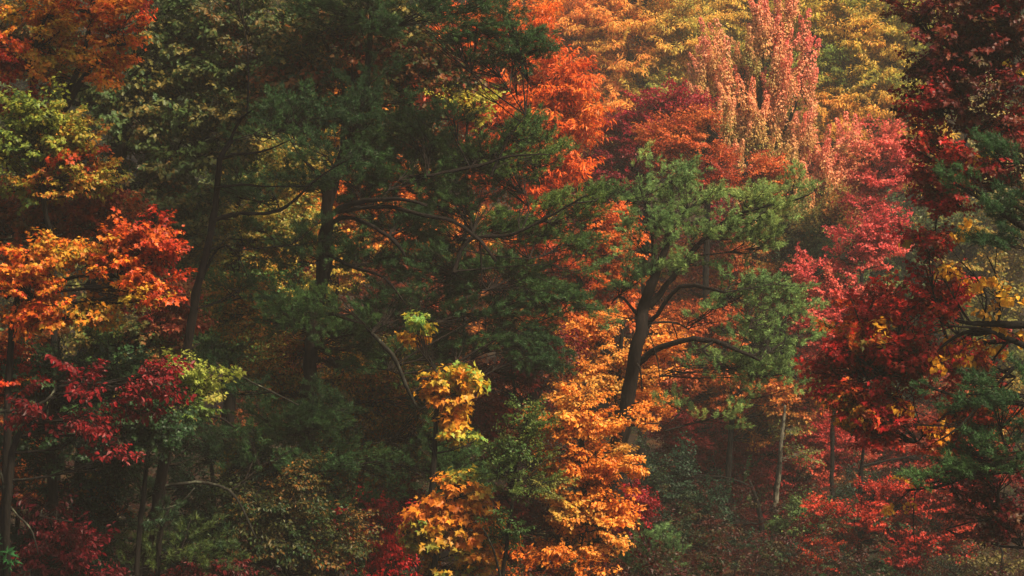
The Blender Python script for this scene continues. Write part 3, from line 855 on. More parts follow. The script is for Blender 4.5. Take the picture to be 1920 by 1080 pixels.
# ---------------------------------------------------------------- right-hand foreground broadleaves
tree("red_maple", "near crimson maple hanging in from the right with deep red and green leaves", "maple tree", 34.5, 'maple', ["#34090e", "#54101a", "#7e131a", "#46401f", "#a4141c", "#b81a20", "#c42822", "#c8701e", "#56662a"],
     [(1860, 40, 90, 60, {'m': 0.18}), (1780, 90, 80, 60, {'m': 0.18}), (1740, 30, 60, 40, {'m': 0.30, 'd': .7}), (1890, 130, 60, 60, {'m': 0.14}), (1810, 160, 70, 50, {'m': 0.14}), (1750, 190, 45, 50, {'m': 0.42, 'd': .8}),  # upper sprays deep crimson, darkened to put their backlit dimness into the colour
      (1720, 110, 30, 40, {'m': 0.34, 'd': .6}), (1880, 230, 60, 50, {'m': 0.22}), (1800, 290, 55, 50, {'m': 0.34}), (1850, 340, 60, 40, {'m': 0.30}), (1780, 370, 50, 45, {'m': 0.42}), (1750, 430, 40, 40, {'m': 0.54, 'd': .8}),
      (1745, 300, 30, 60, {'m': 0.46, 'd': .5}), (1745, 480, 26, 30, {'m': 0.50, 'd': .6}),
      (1640, 590, 50, 30, {'m': .56}), (1700, 600, 60, 50, {'m': .56}), (1760, 560, 50, 40, {'m': .56, 'd': .8}), (1620, 660, 55, 40, {'m': .56}), (1680, 680, 70, 50, {'m': .56}), (1720, 640, 60, 50, {'m': .56}),
      (1670, 750, 60, 40, {'m': .56}), (1640, 800, 45, 34, {'m': .56}), (1700, 810, 45, 30, {'m': .56}), (1590, 700, 40, 30, {'m': .55}), (1600, 570, 30, 16, {'m': .5, 'd': .6}), (1590, 750, 40, 44, {'m': .95}), (1590, 800, 36, 26, {'m': .97}), (1600, 630, 40, 24, {'m': .85, 'd': .7}),
      (1850, 690, 60, 30, {'m': .65}), (1800, 700, 50, 30, {'m': .5, 'd': .6}), (1870, 620, 30, 14, {'m': .4, 'd': .3}), (1840, 800, 70, 30, {'m': .7}), (1780, 830, 40, 24, {'m': .7}), (1810, 770, 40, 20, {'m': .4, 'd': .7}),
      (1870, 930, 55, 40, {'m': .2}), (1830, 970, 36, 40, {'m': .12}), (1850, 1010, 34, 34, {'m': .1}), (1890, 990, 36, 40, {'m': .15, 'd': .8}), (1900, 880, 30, 30, {'m': .3, 'd': .6}),
      (1900, -60, 140, 60, {'m': .3, 'd': .6})],
     trunk=[(2110, 1400, 26), (2090, 900, 24), (2060, 500, 20), (2020, 100, 16), (1990, -150, 10)],
     limbs=[[(2080, 700, 9), (1960, 640, 7), (1880, 640, 5), (1780, 650, 4), (1680, 690, 3), (1610, 720, 1.4)],
            [(2050, 200, 8), (1920, 68, 5), (1840, 70, 3), (1780, 90, 1.5)],
            [(2060, 260, 7), (1920, 130, 5), (1850, 140, 3), (1800, 180, 2), (1770, 220, 1)],
            [(1850, 200, 2), (1790, 300, 3), (1760, 380, 2), (1750, 470, 1.2)],
            [(2080, 1000, 7), (1940, 980, 4), (1870, 970, 2)],
            [(1720, 830, 1.2), (1770, 780, 2), (1860, 740, 3), (2000, 760, 5)]],
     single=300, spread=.13, dens=1.1, f=1.8, nz=.15)

tree("redbud_tree", "near half-bare tree with round yellow leaves and black fanned branches at the right edge", "redbud tree", 34, 'heart', YEL,
     [(1830, 520, 50, 30, {'m': .45, 'd': 1.3}), (1790, 500, 30, 30, {'m': .4}), (1880, 560, 40, 30, {'m': .45}), (1850, 590, 50, 16, {'m': .5, 'd': .6}), (1900, 610, 30, 20, {'m': .5, 'd': .6}), (1720, 450, 24, 30, {'m': .5, 'd': 1.2}),
      (1730, 500, 24, 16, {'m': .4}), (1790, 430, 30, 16, {'m': .5, 'd': .6}), (1840, 640, 80, 24, {'m': .5, 'd': .6}), (1780, 680, 40, 16, {'m': .5, 'd': .5}), (1630, 625, 36, 12, {'m': .5, 'd': 1.0}),
      (1590, 680, 26, 10, {'m': .5, 'd': .9}), (1670, 660, 36, 10, {'m': .5, 'd': .6}), (1700, 760, 40, 14, {'m': .5, 'd': .5}), (1880, 300, 30, 12, {'m': .6, 'd': .6}), (1910, 130, 20, 14, {'m': .6, 'd': .6}),
      (1665, 948, 14, 4, {'m': .5, 'd': 1.0}), (1700, 943, 14, 10, {'m': .5, 'd': 1.0}), (1712, 905, 12, 5, {'m': .5, 'd': 1.2}), (1722, 988, 5, 6, {'m': .5, 'd': 1.0}), (1690, 890, 10, 5, {'m': .5, 'd': .8}), (1760, 820, 20, 8, {'m': .5, 'd': .7}),
      (1600, 790, 20, 8, {'m': .5, 'd': .4})],
     trunk=[(2160, 1500, 24), (2120, 1000, 22), (2080, 700, 18), (2060, 400, 12), (2050, 100, 6)],
     limbs=[[(2090, 640, 9), (1990, 612, 8), (1920, 610, 7), (1870, 608, 6.5), (1820, 606, 5), (1790, 600, 2)],
            [(2090, 690, 8), (1960, 660, 7), (1900, 640, 6), (1860, 622, 5), (1830, 618, 4.4), (1790, 632, 3.4), (1760, 655, 2.2), (1745, 680, 1)],
            [(1860, 622, 4), (1820, 628, 3.6), (1790, 650, 3), (1768, 680, 2), (1750, 700, 1)],
            [(1880, 630, 4), (1840, 616, 3), (1790, 612, 2), (1755, 610, 1)],
            [(1890, 640, 3), (1870, 665, 2), (1850, 690, 1)],
            [(1840, 618, 2.6), (1850, 560, 2), (1830, 520, 1.6), (1800, 490, 1)],
            [(1870, 610, 2.4), (1875, 560, 2), (1865, 510, 1.5), (1850, 480, 1)],
            [(1820, 606, 2.4), (1790, 560, 2), (1770, 520, 1)],
            [(1900, 690, 3), (1850, 700, 2), (1800, 705, 1)],
            [(1960, 660, 4), (1900, 690, 3.4), (1850, 740, 2.6), (1800, 800, 2), (1752, 830, 1.2)],
            [(1850, 740, 1.8), (1770, 860, 1.4), (1725, 900, 1.2), (1712, 960, 1.2), (1716, 1030, .8)],
            [(1770, 860, 1.2), (1790, 920, 1.4), (1815, 960, 1)],
            [(2100, 1040, 5), (1960, 1030, 3.4), (1890, 1026, 2.4), (1860, 1020, 1)]],
     single=300, autolimb=False, twr=.7, spread=.2, dens=.6)
# ---------------------------------------------------------------- left side, nearer
tree("maple_tree", "glowing orange and yellow maple at the left edge in front of the dark trunks", "maple tree", 38, 'maple', FIRE,
     [(55, 500, 60, 36, {'m': .65}), (40, 545, 60, 40, {'m': .7}), (75, 590, 45, 28, {'m': .55}), (80, 465, 50, 20, {'m': .4, 'd': .7}), (160, 480, 55, 24, {'m': .7}), (185, 520, 50, 24, {'m': .6}),
      (260, 450, 50, 22, {'m': .35}), (300, 470, 40, 26, {'m': .3}), (245, 500, 55, 22, {'m': .4}), (235, 555, 50, 26, {'m': .45}), (280, 530, 60, 30, {'m': .3}), (160, 590, 44, 24, {'m': .7}),
      (250, 570, 40, 14, {'m': .75}), (300, 430, 30, 16, {'m': .35, 'd': .8})],
     trunk=[(-10, 1300, 8.5), (5, 1000, 7.8), (20, 620, 6.5), (60, 480, 3.9), (120, 440, 2.0)],
     limbs=[[(20, 640, 5), (60, 560, 4), (140, 520, 3), (220, 520, 2)], [(10, 560, 4), (60, 510, 3), (110, 500, 2)]],
     single=300, f=1.9, spread=.24, nz=.3, vj=.3)
tree("maple_tree", "yellow green maple with orange fringes below the top left orange leaves", "maple tree", 41, 'maple', YGR,
     [(75, 215, 60, 30, {'m': .75}), (110, 240, 55, 30, {'m': .7}), (140, 280, 55, 30, {'m': .6}), (60, 270, 60, 40, {'m': .9}), (170, 290, 34, 22, {'m': .45}), (150, 325, 50, 26, {'m': .65}), (185, 340, 30, 18, {'m': .6}),
      (40, 330, 60, 40, {'m': .7, 'd': .8}), (100, 340, 60, 30, {'m': .35}), (185, 300, 30, 18, {'m': .15, 'd': .7}), (20, 270, 40, 40, {'m': .85}), (120, 300, 40, 14, {'m': .1, 'd': .8})],
     trunk=[(70, 1250, 7.8), (95, 800, 7.2), (100, 500, 5.9), (85, 350, 4.5), (80, 220, 2.0)], single=300, f=1.2)
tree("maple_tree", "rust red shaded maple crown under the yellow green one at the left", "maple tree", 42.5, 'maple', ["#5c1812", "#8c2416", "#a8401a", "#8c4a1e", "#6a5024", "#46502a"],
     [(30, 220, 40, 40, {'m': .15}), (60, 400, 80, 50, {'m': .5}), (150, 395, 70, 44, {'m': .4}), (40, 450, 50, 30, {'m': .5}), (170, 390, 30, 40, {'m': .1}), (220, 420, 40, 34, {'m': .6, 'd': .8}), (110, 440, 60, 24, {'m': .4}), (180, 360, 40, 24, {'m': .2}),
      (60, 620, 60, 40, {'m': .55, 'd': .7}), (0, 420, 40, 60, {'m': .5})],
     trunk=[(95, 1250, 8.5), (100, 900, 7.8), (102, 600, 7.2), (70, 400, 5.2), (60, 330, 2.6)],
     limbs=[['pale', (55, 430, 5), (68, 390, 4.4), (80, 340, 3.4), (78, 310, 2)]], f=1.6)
tree("maple_tree", "bright orange maple sprays in the top left corner over dark leaning limbs", "maple tree", 43, 'maple', FIRE,
     [(195, 20, 50, 30, {'m': .7}), (225, 55, 36, 28, {'m': .45}), (200, 75, 40, 20, {'m': .6}), (110, 20, 50, 30, {'m': .5, 'd': .8}), (60, 20, 50, 30, {'m': .75, 'd': .7}), (180, 110, 50, 18, {'m': .5}), (190, 145, 30, 20, {'m': .4}),
      (160, 100, 50, 30, {'m': .6, 'd': .6}), (20, 60, 50, 40, {'m': .4, 'd': .6}), (15, 110, 40, 26, {'m': .1}), (255, 20, 16, 22, {'m': .1, 'd': .9}), (268, 48, 12, 10, {'m': .05}), (100, 150, 70, 26, {'m': .6, 'd': .5}), (60, 190, 50, 14, {'m': .15, 'd': .8}),
      (100, 80, 60, 50, {'m': .9, 'd': .6}), (120, -60, 130, 60, {'m': .5, 'd': .6})],
     trunk=[(60, 1250, 10.4), (80, 700, 9.8), (95, 400, 8.5), (115, 210, 6.5), (145, 130, 5.2), (170, 60, 3.9), (180, -60, 4)],
     limbs=[[(115, 210, 8), (150, 160, 6), (180, 110, 5), (215, 88, 3), (235, 84, 2)],
            [(60, 95, 2), (20, 95, 2), (0, 105, 1)], [(45, 90, 3), (80, 84, 3), (120, 78, 2), (160, 68, 1)],
            [(95, 400, 7), (60, 150, 5), (75, 60, 4), (90, 30, 2)]], single=250, f=1.6)
tree("dogwood_tree", "low crimson dogwood with narrow drooping leaves at the lower left", "dogwood tree", 37, 'dogwood', ["#2c070c", "#4c0c12", "#701218", "#8c181c", "#4c1214"],
     [(120, 735, 60, 20, {'m': .5}), (200, 720, 70, 22, {'m': .55}), (280, 715, 46, 26, {'m': .5}), (90, 775, 60, 24, {'m': .35}), (170, 780, 60, 26, {'m': .4}), (230, 800, 40, 26, {'m': .45}), (130, 815, 60, 20, {'m': .3}),
      (205, 845, 40, 14, {'m': .55}), (250, 770, 40, 16, {'m': .35}), (60, 745, 40, 16, {'m': .3, 'd': .7}), (140, 690, 40, 14, {'m': .5, 'd': .6}), (290, 700, 30, 16, {'m': .5})],
     trunk=[(10, 1200, 8), (18, 900, 7), (40, 800, 5), (90, 765, 3)],
     limbs=[['pale', (0, 772, 3), (40, 766, 3.4), (70, 760, 3), (98, 740, 2.4), (108, 715, 1.4)], ['pale', (0, 880, 2.2), (20, 950, 2), (48, 980, 2), (62, 1000, 1.8), (72, 1040, 1)]],
     single=250, f=2, dens=.5, holes=-.05)
tree("maple_tree", "pale lime green maple sapling crossing in front of the slender pine trunk", "maple tree", 40, 'maple', ["#3c5426", "#62782e", "#8c9638", "#a8a850", "#a88a44"],
     [(355, 700, 36, 16, {'m': .5}), (380, 722, 34, 22, {'m': .65}), (345, 725, 40, 26, {'m': .4}), (390, 740, 22, 12, {'m': .7}), (300, 695, 30, 14, {'m': .5, 'd': .6}), (340, 760, 40, 24, {'m': .1, 'd': .7})],
     trunk=[(250, 1250, 6), (262, 1000, 5), (285, 800, 4), (330, 740, 3)], single=220, f=2)
tree("maple_tree", "maple with mixed olive, dull red and cream leaves left of the slender pine", "maple tree", 42, 'maple', ["#7a1c1a", "#a83a24", "#c07850", "#8c8a3c", "#4c6a30", "#2c5230", "#3c5a30"],
     [(230, 620, 55, 34, {'m': .6}), (300, 595, 50, 36, {'m': .15}), (330, 560, 34, 30, {'m': .25}), (270, 650, 50, 24, {'m': .5}), (180, 640, 50, 30, {'m': .7}), (225, 670, 50, 20, {'m': .8}), (300, 670, 34, 16, {'m': .3}), (200, 690, 50, 14, {'m': .8, 'd': .7}),
      (340, 610, 26, 40, {'m': .2, 'd': .7})],
     trunk=[(180, 1250, 10), (190, 1000, 9), (200, 760, 8), (230, 640, 5), (280, 590, 2)], single=250, f=2.2)
tree("maple_tree", "scarlet maple spray poking in at the left edge above the crimson dogwood", "maple tree", 38.5, 'maple', FIRE,
     [(10, 670, 24, 24, {'m': .15}), (25, 710, 36, 18, {'m': .12}), (62, 720, 22, 8, {'m': .5}), (15, 740, 24, 14, {'m': .1}), (-20, 700, 40, 50, {'m': .1})],
     trunk=[(-90, 1300, 5.9), (-80, 900, 5.2), (-60, 700, 3.2), (-50, 640, 1.3)], single=150, f=2)
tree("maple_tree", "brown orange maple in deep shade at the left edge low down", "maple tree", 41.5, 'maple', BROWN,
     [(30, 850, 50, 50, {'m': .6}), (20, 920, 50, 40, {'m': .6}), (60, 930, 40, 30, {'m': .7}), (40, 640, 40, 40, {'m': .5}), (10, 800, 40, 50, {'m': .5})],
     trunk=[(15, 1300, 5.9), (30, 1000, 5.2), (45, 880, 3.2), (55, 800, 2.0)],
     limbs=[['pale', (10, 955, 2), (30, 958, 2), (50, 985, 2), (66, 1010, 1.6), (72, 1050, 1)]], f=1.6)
tree("maple_sapling", "small maple sapling with olive and orange leaves low at the left", "maple tree", 40.5, 'maple', ["#7a2418", "#b0522a", "#8c7a34", "#4c6030", "#2c4c2a"],
     [(165, 915, 46, 18, {'m': .5}), (190, 935, 36, 16, {'m': .4}), (130, 920, 30, 18, {'m': .2, 'd': .7})],
     trunk=[(150, 1300, 4), (152, 1100, 3), (160, 940, 2)], single=120, f=2.5)
tree("dogwood_shrub", "dark red leafy shrub along the bottom left edge of the picture", "shrub", 39, 'dogwood', ["#32080e", "#54101a", "#7c1620", "#8c1c20"],
     [(110, 1010, 60, 34, {'m': .4}), (160, 1040, 60, 36, {'m': .5}), (90, 1060, 60, 30, {'m': .5}), (200, 1070, 50, 20, {'m': .3}), (95, 960, 50, 20, {'m': .3, 'd': .6}), (150, 1000, 40, 20, {'m': .5, 'd': .6})], rt=.04, top=960)
tree("rhododendron", "glossy green rhododendron with whorled leaves in the bottom left corner", "shrub", 37, 'whorl', ["#2c5a34", "#3a7040", "#4a8048"],
     [(10, 1058, 26, 16, {'m': .5}), (55, 1070, 24, 10, {'m': .5}), (-20, 1060, 30, 20, {'m': .5})], rt=.03, top=1050)
tree("shrub", "deep red low shrub beneath the yellowish pine sprays near the bottom left", "shrub", 42, 'dogwood', ["#2c080c", "#4c0e14", "#6c1418"],
     [(330, 1075, 80, 20, {'m': .4}), (420, 1065, 60, 24, {'m': .6}), (250, 1085, 60, 20, {'m': .4})], rt=.03, top=1050)

HEM = ["#16281a", "#1e3420", "#284226", "#34502a"]
tree("hemlock_tree", "low dark hemlock in the shade left of the slender pine trunk", "hemlock tree", 40.3, 'fine', HEM,
     [(120, 860, 90, 60, {'m': .4}), (200, 960, 80, 60, {'m': .4}), (60, 980, 80, 60, {'m': .3}), (230, 870, 50, 60, {'m': .6}), (160, 1050, 90, 40, {'m': .3})], rt=.1, top=800, size=1.3, dens=.8)
tree("hemlock_tree", "low dark hemlock in the shade right of the slender pine trunk", "hemlock tree", 45, 'fine', HEM,
     [(360, 900, 60, 60, {'m': .5}), (400, 960, 70, 50, {'m': .5}), (370, 840, 60, 40, {'m': .6}), (420, 1030, 80, 40, {'m': .3}), (470, 900, 50, 60, {'m': .4}), (340, 1030, 60, 40, {'m': .3})], rt=.1, top=800, size=1.3, dens=.8)
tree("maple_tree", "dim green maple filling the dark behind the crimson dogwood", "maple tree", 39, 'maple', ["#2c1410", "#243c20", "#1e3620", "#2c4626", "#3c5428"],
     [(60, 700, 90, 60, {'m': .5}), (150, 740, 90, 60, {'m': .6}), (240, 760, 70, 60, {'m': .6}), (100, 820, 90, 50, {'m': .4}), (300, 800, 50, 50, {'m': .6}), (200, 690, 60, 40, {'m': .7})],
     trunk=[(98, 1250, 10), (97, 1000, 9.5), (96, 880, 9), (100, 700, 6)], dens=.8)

# ---------------------------------------------------------------- upper left greens
tree("oak_tree", "tall dark green oak filling the upper left behind the pines", "oak tree", 49, 'oak', OAKP,
     [(330, 60, 90, 50, {'m': .75}), (420, 40, 90, 50, {'m': .7}), (300, 130, 80, 50, {'m': .6}), (400, 120, 90, 50, {'m': .6}), (270, 200, 70, 50, {'m': .7}), (350, 210, 90, 50, {'m': .5}), (430, 200, 60, 60, {'m': .7}),
      (500, 60, 80, 60, {'m': .7}), (510, 150, 80, 50, {'m': .5}), (590, 60, 80, 60, {'m': .5}), (350, 290, 80, 50, {'m': .5}), (430, 290, 50, 50, {'m': .5}), (260, 270, 60, 50, {'m': .6}), (290, 330, 70, 50, {'m': .5}), (240, 380, 60, 50, {'m': .6}),
      (320, 390, 80, 50, {'m': .55}), (380, 430, 50, 60, {'m': .7}), (340, 460, 50, 30, {'m': .6}), (200, 200, 60, 60, {'m': .5, 'd': .7}), (120, 120, 90, 80, {'m': .55, 'd': .7}), (60, 60, 70, 70, {'m': .5, 'd': .6}), (400, -80, 260, 70, {'m': .6, 'd': .5})],
     trunk=[(150, 1200, 24), (170, 700, 22), (190, 500, 20), (215, 330, 17), (240, 190, 13), (262, 60, 9), (280, -100, 6)],
     limbs=[[(215, 300, 9), (250, 200, 7), (290, 190, 7), (340, 170, 6), (400, 130, 4)], [(270, 60, 5), (300, 25, 6), (340, 15, 5), (380, 25, 4), (410, 60, 2)],
            [(470, 80, 5), (500, 50, 5), (540, 22, 5), (610, 10, 4), (700, -10, 2)], [(200, 380, 8), (300, 320, 8), (340, 290, 7), (370, 268, 5)], [(240, 190, 7), (130, 190, 4), (150, 110, 3)]], f=.9, single=150, spread=.2, nz=.28)
tree("oak_tree", "oak with lobed green and rust leaves drooping at the top left of centre", "oak tree", 47, 'oak', OAKP,
     [(650, 50, 80, 50, {'m': .45}), (720, 40, 70, 40, {'m': .55}), (700, 100, 70, 40, {'m': .2}), (760, 90, 60, 40, {'m': .35}), (820, 130, 60, 30, {'m': .15}), (880, 120, 40, 24, {'m': .15}), (630, 130, 70, 50, {'m': .4}), (760, 150, 70, 40, {'m': .55}),
      (700, 180, 60, 50, {'m': .5}), (770, 210, 60, 40, {'m': .5}), (720, 240, 60, 30, {'m': .5}), (600, 200, 60, 40, {'m': .4}), (760, 270, 50, 24, {'m': .4, 'd': .8}), (560, 120, 70, 60, {'m': .6}), (540, 200, 60, 50, {'m': .55}), (700, -60, 150, 60, {'m': .4, 'd': .5})],
     trunk=[(574, 1200, 9), (580, 760, 9), (600, 530, 8.5), (614, 400, 8), (646, 285, 7.5), (668, 240, 7), (700, 60, 9), (705, -100, 5)],
     limbs=[[(560, 118, 4), (600, 115, 4), (640, 122, 3), (680, 118, 2)], [(655, 260, 5), (640, 150, 4), (600, 60, 3)]], f=1.4, single=200, spread=.22, nz=.28)
tree("maple_tree", "shaded green maple behind the slender pine with a few orange leaves", "maple tree", 52, 'maple_far', GRN,
     [(430, 340, 60, 60, {'m': .75}), (300, 420, 80, 60, {'m': .6}), (380, 520, 60, 60, {'m': .6}), (440, 450, 60, 60, {'m': .85}), (500, 430, 60, 50, {'m': .9}), (520, 320, 70, 50, {'m': .95}), (540, 420, 60, 60, {'m': .95}), (480, 560, 80, 60, {'m': .7}),
      (440, 640, 60, 60, {'m': .6}), (400, 620, 50, 60, {'m': .5}), (240, 480, 60, 60, {'m': .5})],
     trunk=[(420, 1200, 13), (430, 700, 12), (440, 500, 9), (450, 300, 4)],
     limbs=[[(300, 320, 5), (330, 300, 6), (365, 272, 4)]], f=1.2, bias=0)
tree("hickory_tree", "orange and olive crown glimpsed between the two left pines", "hickory tree", 56, 'maple_far', ["#c0521e", "#d87a2c", "#d8a440", "#b0a840", "#7c943e", "#c86428"],
     [(540, 310, 80, 50, {'m': .55}), (560, 400, 80, 60, {'m': .3}), (500, 480, 90, 60, {'m': .5}), (600, 250, 60, 60, {'m': .4}), (640, 180, 90, 70, {'m': .3}), (560, 160, 80, 60, {'m': .4}), (680, 350, 60, 60, {'m': .1}), (560, 540, 90, 60, {'m': .6}),
      (680, 420, 60, 50, {'m': .2}), (480, 620, 80, 60, {'m': .6}), (740, 360, 70, 50, {'m': .15}), (780, 440, 80, 50, {'m': .1}), (860, 440, 80, 50, {'m': .15}), (650, 480, 60, 50, {'m': .3})], f=1.2, rt=.2)
tree("birch_tree", "leafy birch with small green and orange oval leaves behind the thick pine trunk", "birch tree", 48.5, 'small', UND,
     [(480, 600, 70, 50, {'m': .5}), (540, 660, 70, 50, {'m': .55}), (640, 700, 70, 60, {'m': .35}), (520, 720, 70, 50, {'m': .3}), (600, 760, 70, 50, {'m': .3}), (700, 760, 80, 60, {'m': .35}), (680, 680, 60, 50, {'m': .4}), (450, 560, 60, 50, {'m': .3}),
      (760, 720, 50, 60, {'m': .5}), (740, 820, 70, 60, {'m': .4}), (660, 850, 70, 60, {'m': .35}), (560, 880, 70, 60, {'m': .35}), (620, 940, 70, 50, {'m': .3}), (700, 920, 60, 50, {'m': .4}), (480, 860, 60, 60, {'m': .2, 'd': .8}), (780, 760, 40, 60, {'m': .5})],
     trunk=[(620, 1200, 12), (630, 900, 10), (640, 750, 8), (620, 620, 4)], f=1.6, dens=1.0, spread=.28)
tree("birch_tree", "young birch with hanging orange and green oval leaves along the bottom left of centre", "birch tree", 43, 'small', ["#1e361b", "#284424", "#364c24", "#6c5022", "#94581f", "#702c18"],
     [(500, 960, 60, 50, {'m': .25}), (560, 1000, 60, 50, {'m': .35}), (600, 1050, 60, 40, {'m': .5}), (520, 1050, 60, 40, {'m': .3}), (570, 900, 50, 40, {'m': .4}), (640, 1000, 40, 40, {'m': .3}), (440, 940, 50, 60, {'m': .1, 'd': .7}), (460, 1040, 50, 40, {'m': .15, 'd': .7})],
     trunk=[(530, 1250, 8), (535, 1050, 6), (545, 900, 3)], f=2, size=1.1, spread=.26, dens=.8)

# ---------------------------------------------------------------- centre
tree("striped_maple", "young maple with big yellow and lime leaves glowing below the big pine", "maple tree", 43.5, 'bigmaple', ["#c8701c", "#dc8c22", "#e0a22c", "#c4ac3c", "#86a040", "#5e8a3c"],
     [(840, 705, 30, 24, {'m': .8}), (860, 735, 27, 30, {'m': .35}), (820, 745, 22, 34, {'m': .25}), (850, 780, 25, 26, {'m': .2}), (845, 815, 16, 24, {'m': .45}), (880, 715, 15, 20, {'m': .8}), (785, 600, 15, 16, {'m': .8}), (780, 630, 15, 14, {'m': .1}),
      (885, 825, 9, 12, {'m': .95})],
     trunk=[(800, 1200, 8), (805, 1000, 7), (815, 850, 5), (820, 700, 3)], single=300, dens=1.5, f=2.5, size=.8, spread=.25, holes=-.6)
tree("striped_maple", "broad orange and yellow leaved maple at the bottom centre", "maple tree", 42.5, 'bigmaple', ["#984418", "#b85c1c", "#cc7820", "#cc902c", "#969036", "#5c7832"],
     [(870, 930, 50, 34, {'m': .5}), (820, 970, 50, 24, {'m': .5}), (880, 980, 50, 34, {'m': .35}), (830, 1010, 60, 30, {'m': .6}), (900, 1030, 40, 34, {'m': .4}), (850, 1060, 60, 26, {'m': .7}), (780, 990, 30, 22, {'m': .8}), (870, 900, 30, 14, {'m': .8}), (920, 970, 24, 30, {'m': .4}), (780, 1060, 40, 24, {'m': .6, 'd': .7})],
     trunk=[(800, 1250, 8), (810, 1080, 6), (840, 980, 4), (870, 920, 2)], limbs=[[(800, 1040, 4), (820, 990, 3), (850, 960, 2), (860, 950, 1)]], single=300, dens=1.1, f=2, size=.85)
tree("sapling", "feathery light green sapling with a thin stem at the lower centre", "sapling", 42, 'fine', ["#304c22", "#446028", "#626c2c", "#847834"],
     [(985, 795, 40, 30, {'m': .4}), (1000, 830, 46, 26, {'m': .5}), (970, 860, 50, 26, {'m': .3}), (1020, 870, 40, 24, {'m': .5}), (940, 880, 40, 24, {'m': .4}), (990, 900, 50, 20, {'m': .3}), (950, 930, 40, 22, {'m': .4}), (940, 990, 26, 40, {'m': .3}), (1030, 905, 30, 16, {'m': .8})],
     trunk=[(935, 1200, 5), (945, 1060, 4.4), (960, 950, 3.4), (968, 870, 2.6), (985, 780, 1.4)], limbs=[['pale', (938, 1080, 2.4), (925, 1030, 2), (905, 990, 1.2)]], f=2, dens=.65, holes=-.05)
tree("beech_tree", "bright golden orange beech with layered leaves beside the leaning pine trunk", "beech tree", 46, 'beech', ["#b8501c", "#d06c22", "#de842a", "#e69a3c", "#e0aa50", "#a8963a"],
     [(1080, 760, 50, 26, {'m': .5}), (1040, 790, 44, 24, {'m': .4}), (1100, 800, 60, 26, {'m': .5}), (1060, 840, 50, 26, {'m': .5}), (1120, 850, 50, 26, {'m': .55}), (1180, 870, 36, 22, {'m': .5}), (1080, 890, 60, 26, {'m': .55}), (1140, 900, 50, 24, {'m': .5}),
      (1110, 940, 50, 22, {'m': .55}), (1090, 980, 50, 24, {'m': .5}), (1140, 970, 36, 24, {'m': .5}), (1060, 1020, 50, 26, {'m': .45}), (1120, 1020, 40, 24, {'m': .5}), (1020, 1060, 60, 26, {'m': .4}), (1090, 1060, 50, 24, {'m': .4}), (1060, 930, 30, 30, {'m': .6, 'd': .7}),
      (1150, 1000, 26, 30, {'m': .4, 'd': .7}), (1170, 780, 30, 20, {'m': .6, 'd': .5})],
     trunk=[(1090, 1300, 10), (1092, 1100, 9), (1095, 950, 7), (1090, 820, 5), (1085, 740, 2)], single=300, f=2, dens=1.15)
tree("beech_tree", "yellow orange tree lit up left of the leaning pine trunk", "beech tree", 53, 'maple_far', ["#c05a20", "#d8762a", "#e08c34", "#e6a248", "#d4a44a", "#98923c"],
     [(1100, 640, 50, 26, {'m': .55}), (1150, 660, 44, 26, {'m': .6}), (1090, 690, 50, 28, {'m': .5}), (1160, 700, 50, 28, {'m': .5}), (1060, 660, 24, 30, {'m': .4, 'd': .7}), (1220, 700, 40, 30, {'m': .4}), (1130, 600, 30, 26, {'m': .5}), (1210, 770, 40, 30, {'m': .4}), (1240, 640, 30, 40, {'m': .4, 'd': .8}),
      (1150, 740, 60, 20, {'m': .3})], f=1.8, size=.85, dens=1.15, rt=.1)
tree("sourwood_tree", "scarlet small-leaved tree glowing low at the bottom centre left", "sourwood tree", 45, 'dogwood', ["#5c0e14", "#8c141a", "#b41a1e", "#cc2224", "#7c2a1c"],
     [(730, 980, 44, 26, {'m': .65}), (690, 1000, 50, 30, {'m': .5}), (740, 1020, 44, 34, {'m': .6}), (670, 1040, 50, 30, {'m': .35}), (620, 1020, 40, 30, {'m': .3}), (720, 1070, 70, 18, {'m': .6}), (690, 950, 40, 20, {'m': .4, 'd': .7})], rt=.06, top=940, f=2, size=.85)
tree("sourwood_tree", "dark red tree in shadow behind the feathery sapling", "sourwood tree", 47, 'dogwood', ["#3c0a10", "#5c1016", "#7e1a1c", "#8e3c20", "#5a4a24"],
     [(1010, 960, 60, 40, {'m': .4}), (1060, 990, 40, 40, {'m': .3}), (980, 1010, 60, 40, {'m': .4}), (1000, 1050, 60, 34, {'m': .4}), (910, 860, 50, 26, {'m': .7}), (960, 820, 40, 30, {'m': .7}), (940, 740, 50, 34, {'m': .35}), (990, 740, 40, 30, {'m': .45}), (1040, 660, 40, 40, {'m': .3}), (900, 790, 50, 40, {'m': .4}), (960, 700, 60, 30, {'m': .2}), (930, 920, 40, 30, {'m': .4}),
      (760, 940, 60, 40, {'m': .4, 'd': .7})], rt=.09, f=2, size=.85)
tree("sourwood_tree", "hanging blood red sprays just right of the bright golden beech", "sourwood tree", 51, 'dogwood', ["#5a0c14", "#82141a", "#9e1c20", "#7a1a1c"],
     [(1190, 930, 26, 30, {'m': .5}), (1180, 980, 26, 40, {'m': .5}), (1200, 960, 24, 30, {'m': .4}), (1160, 1040, 30, 30, {'m': .3, 'd': .7})], rt=.06, top=890, f=2, size=.9)
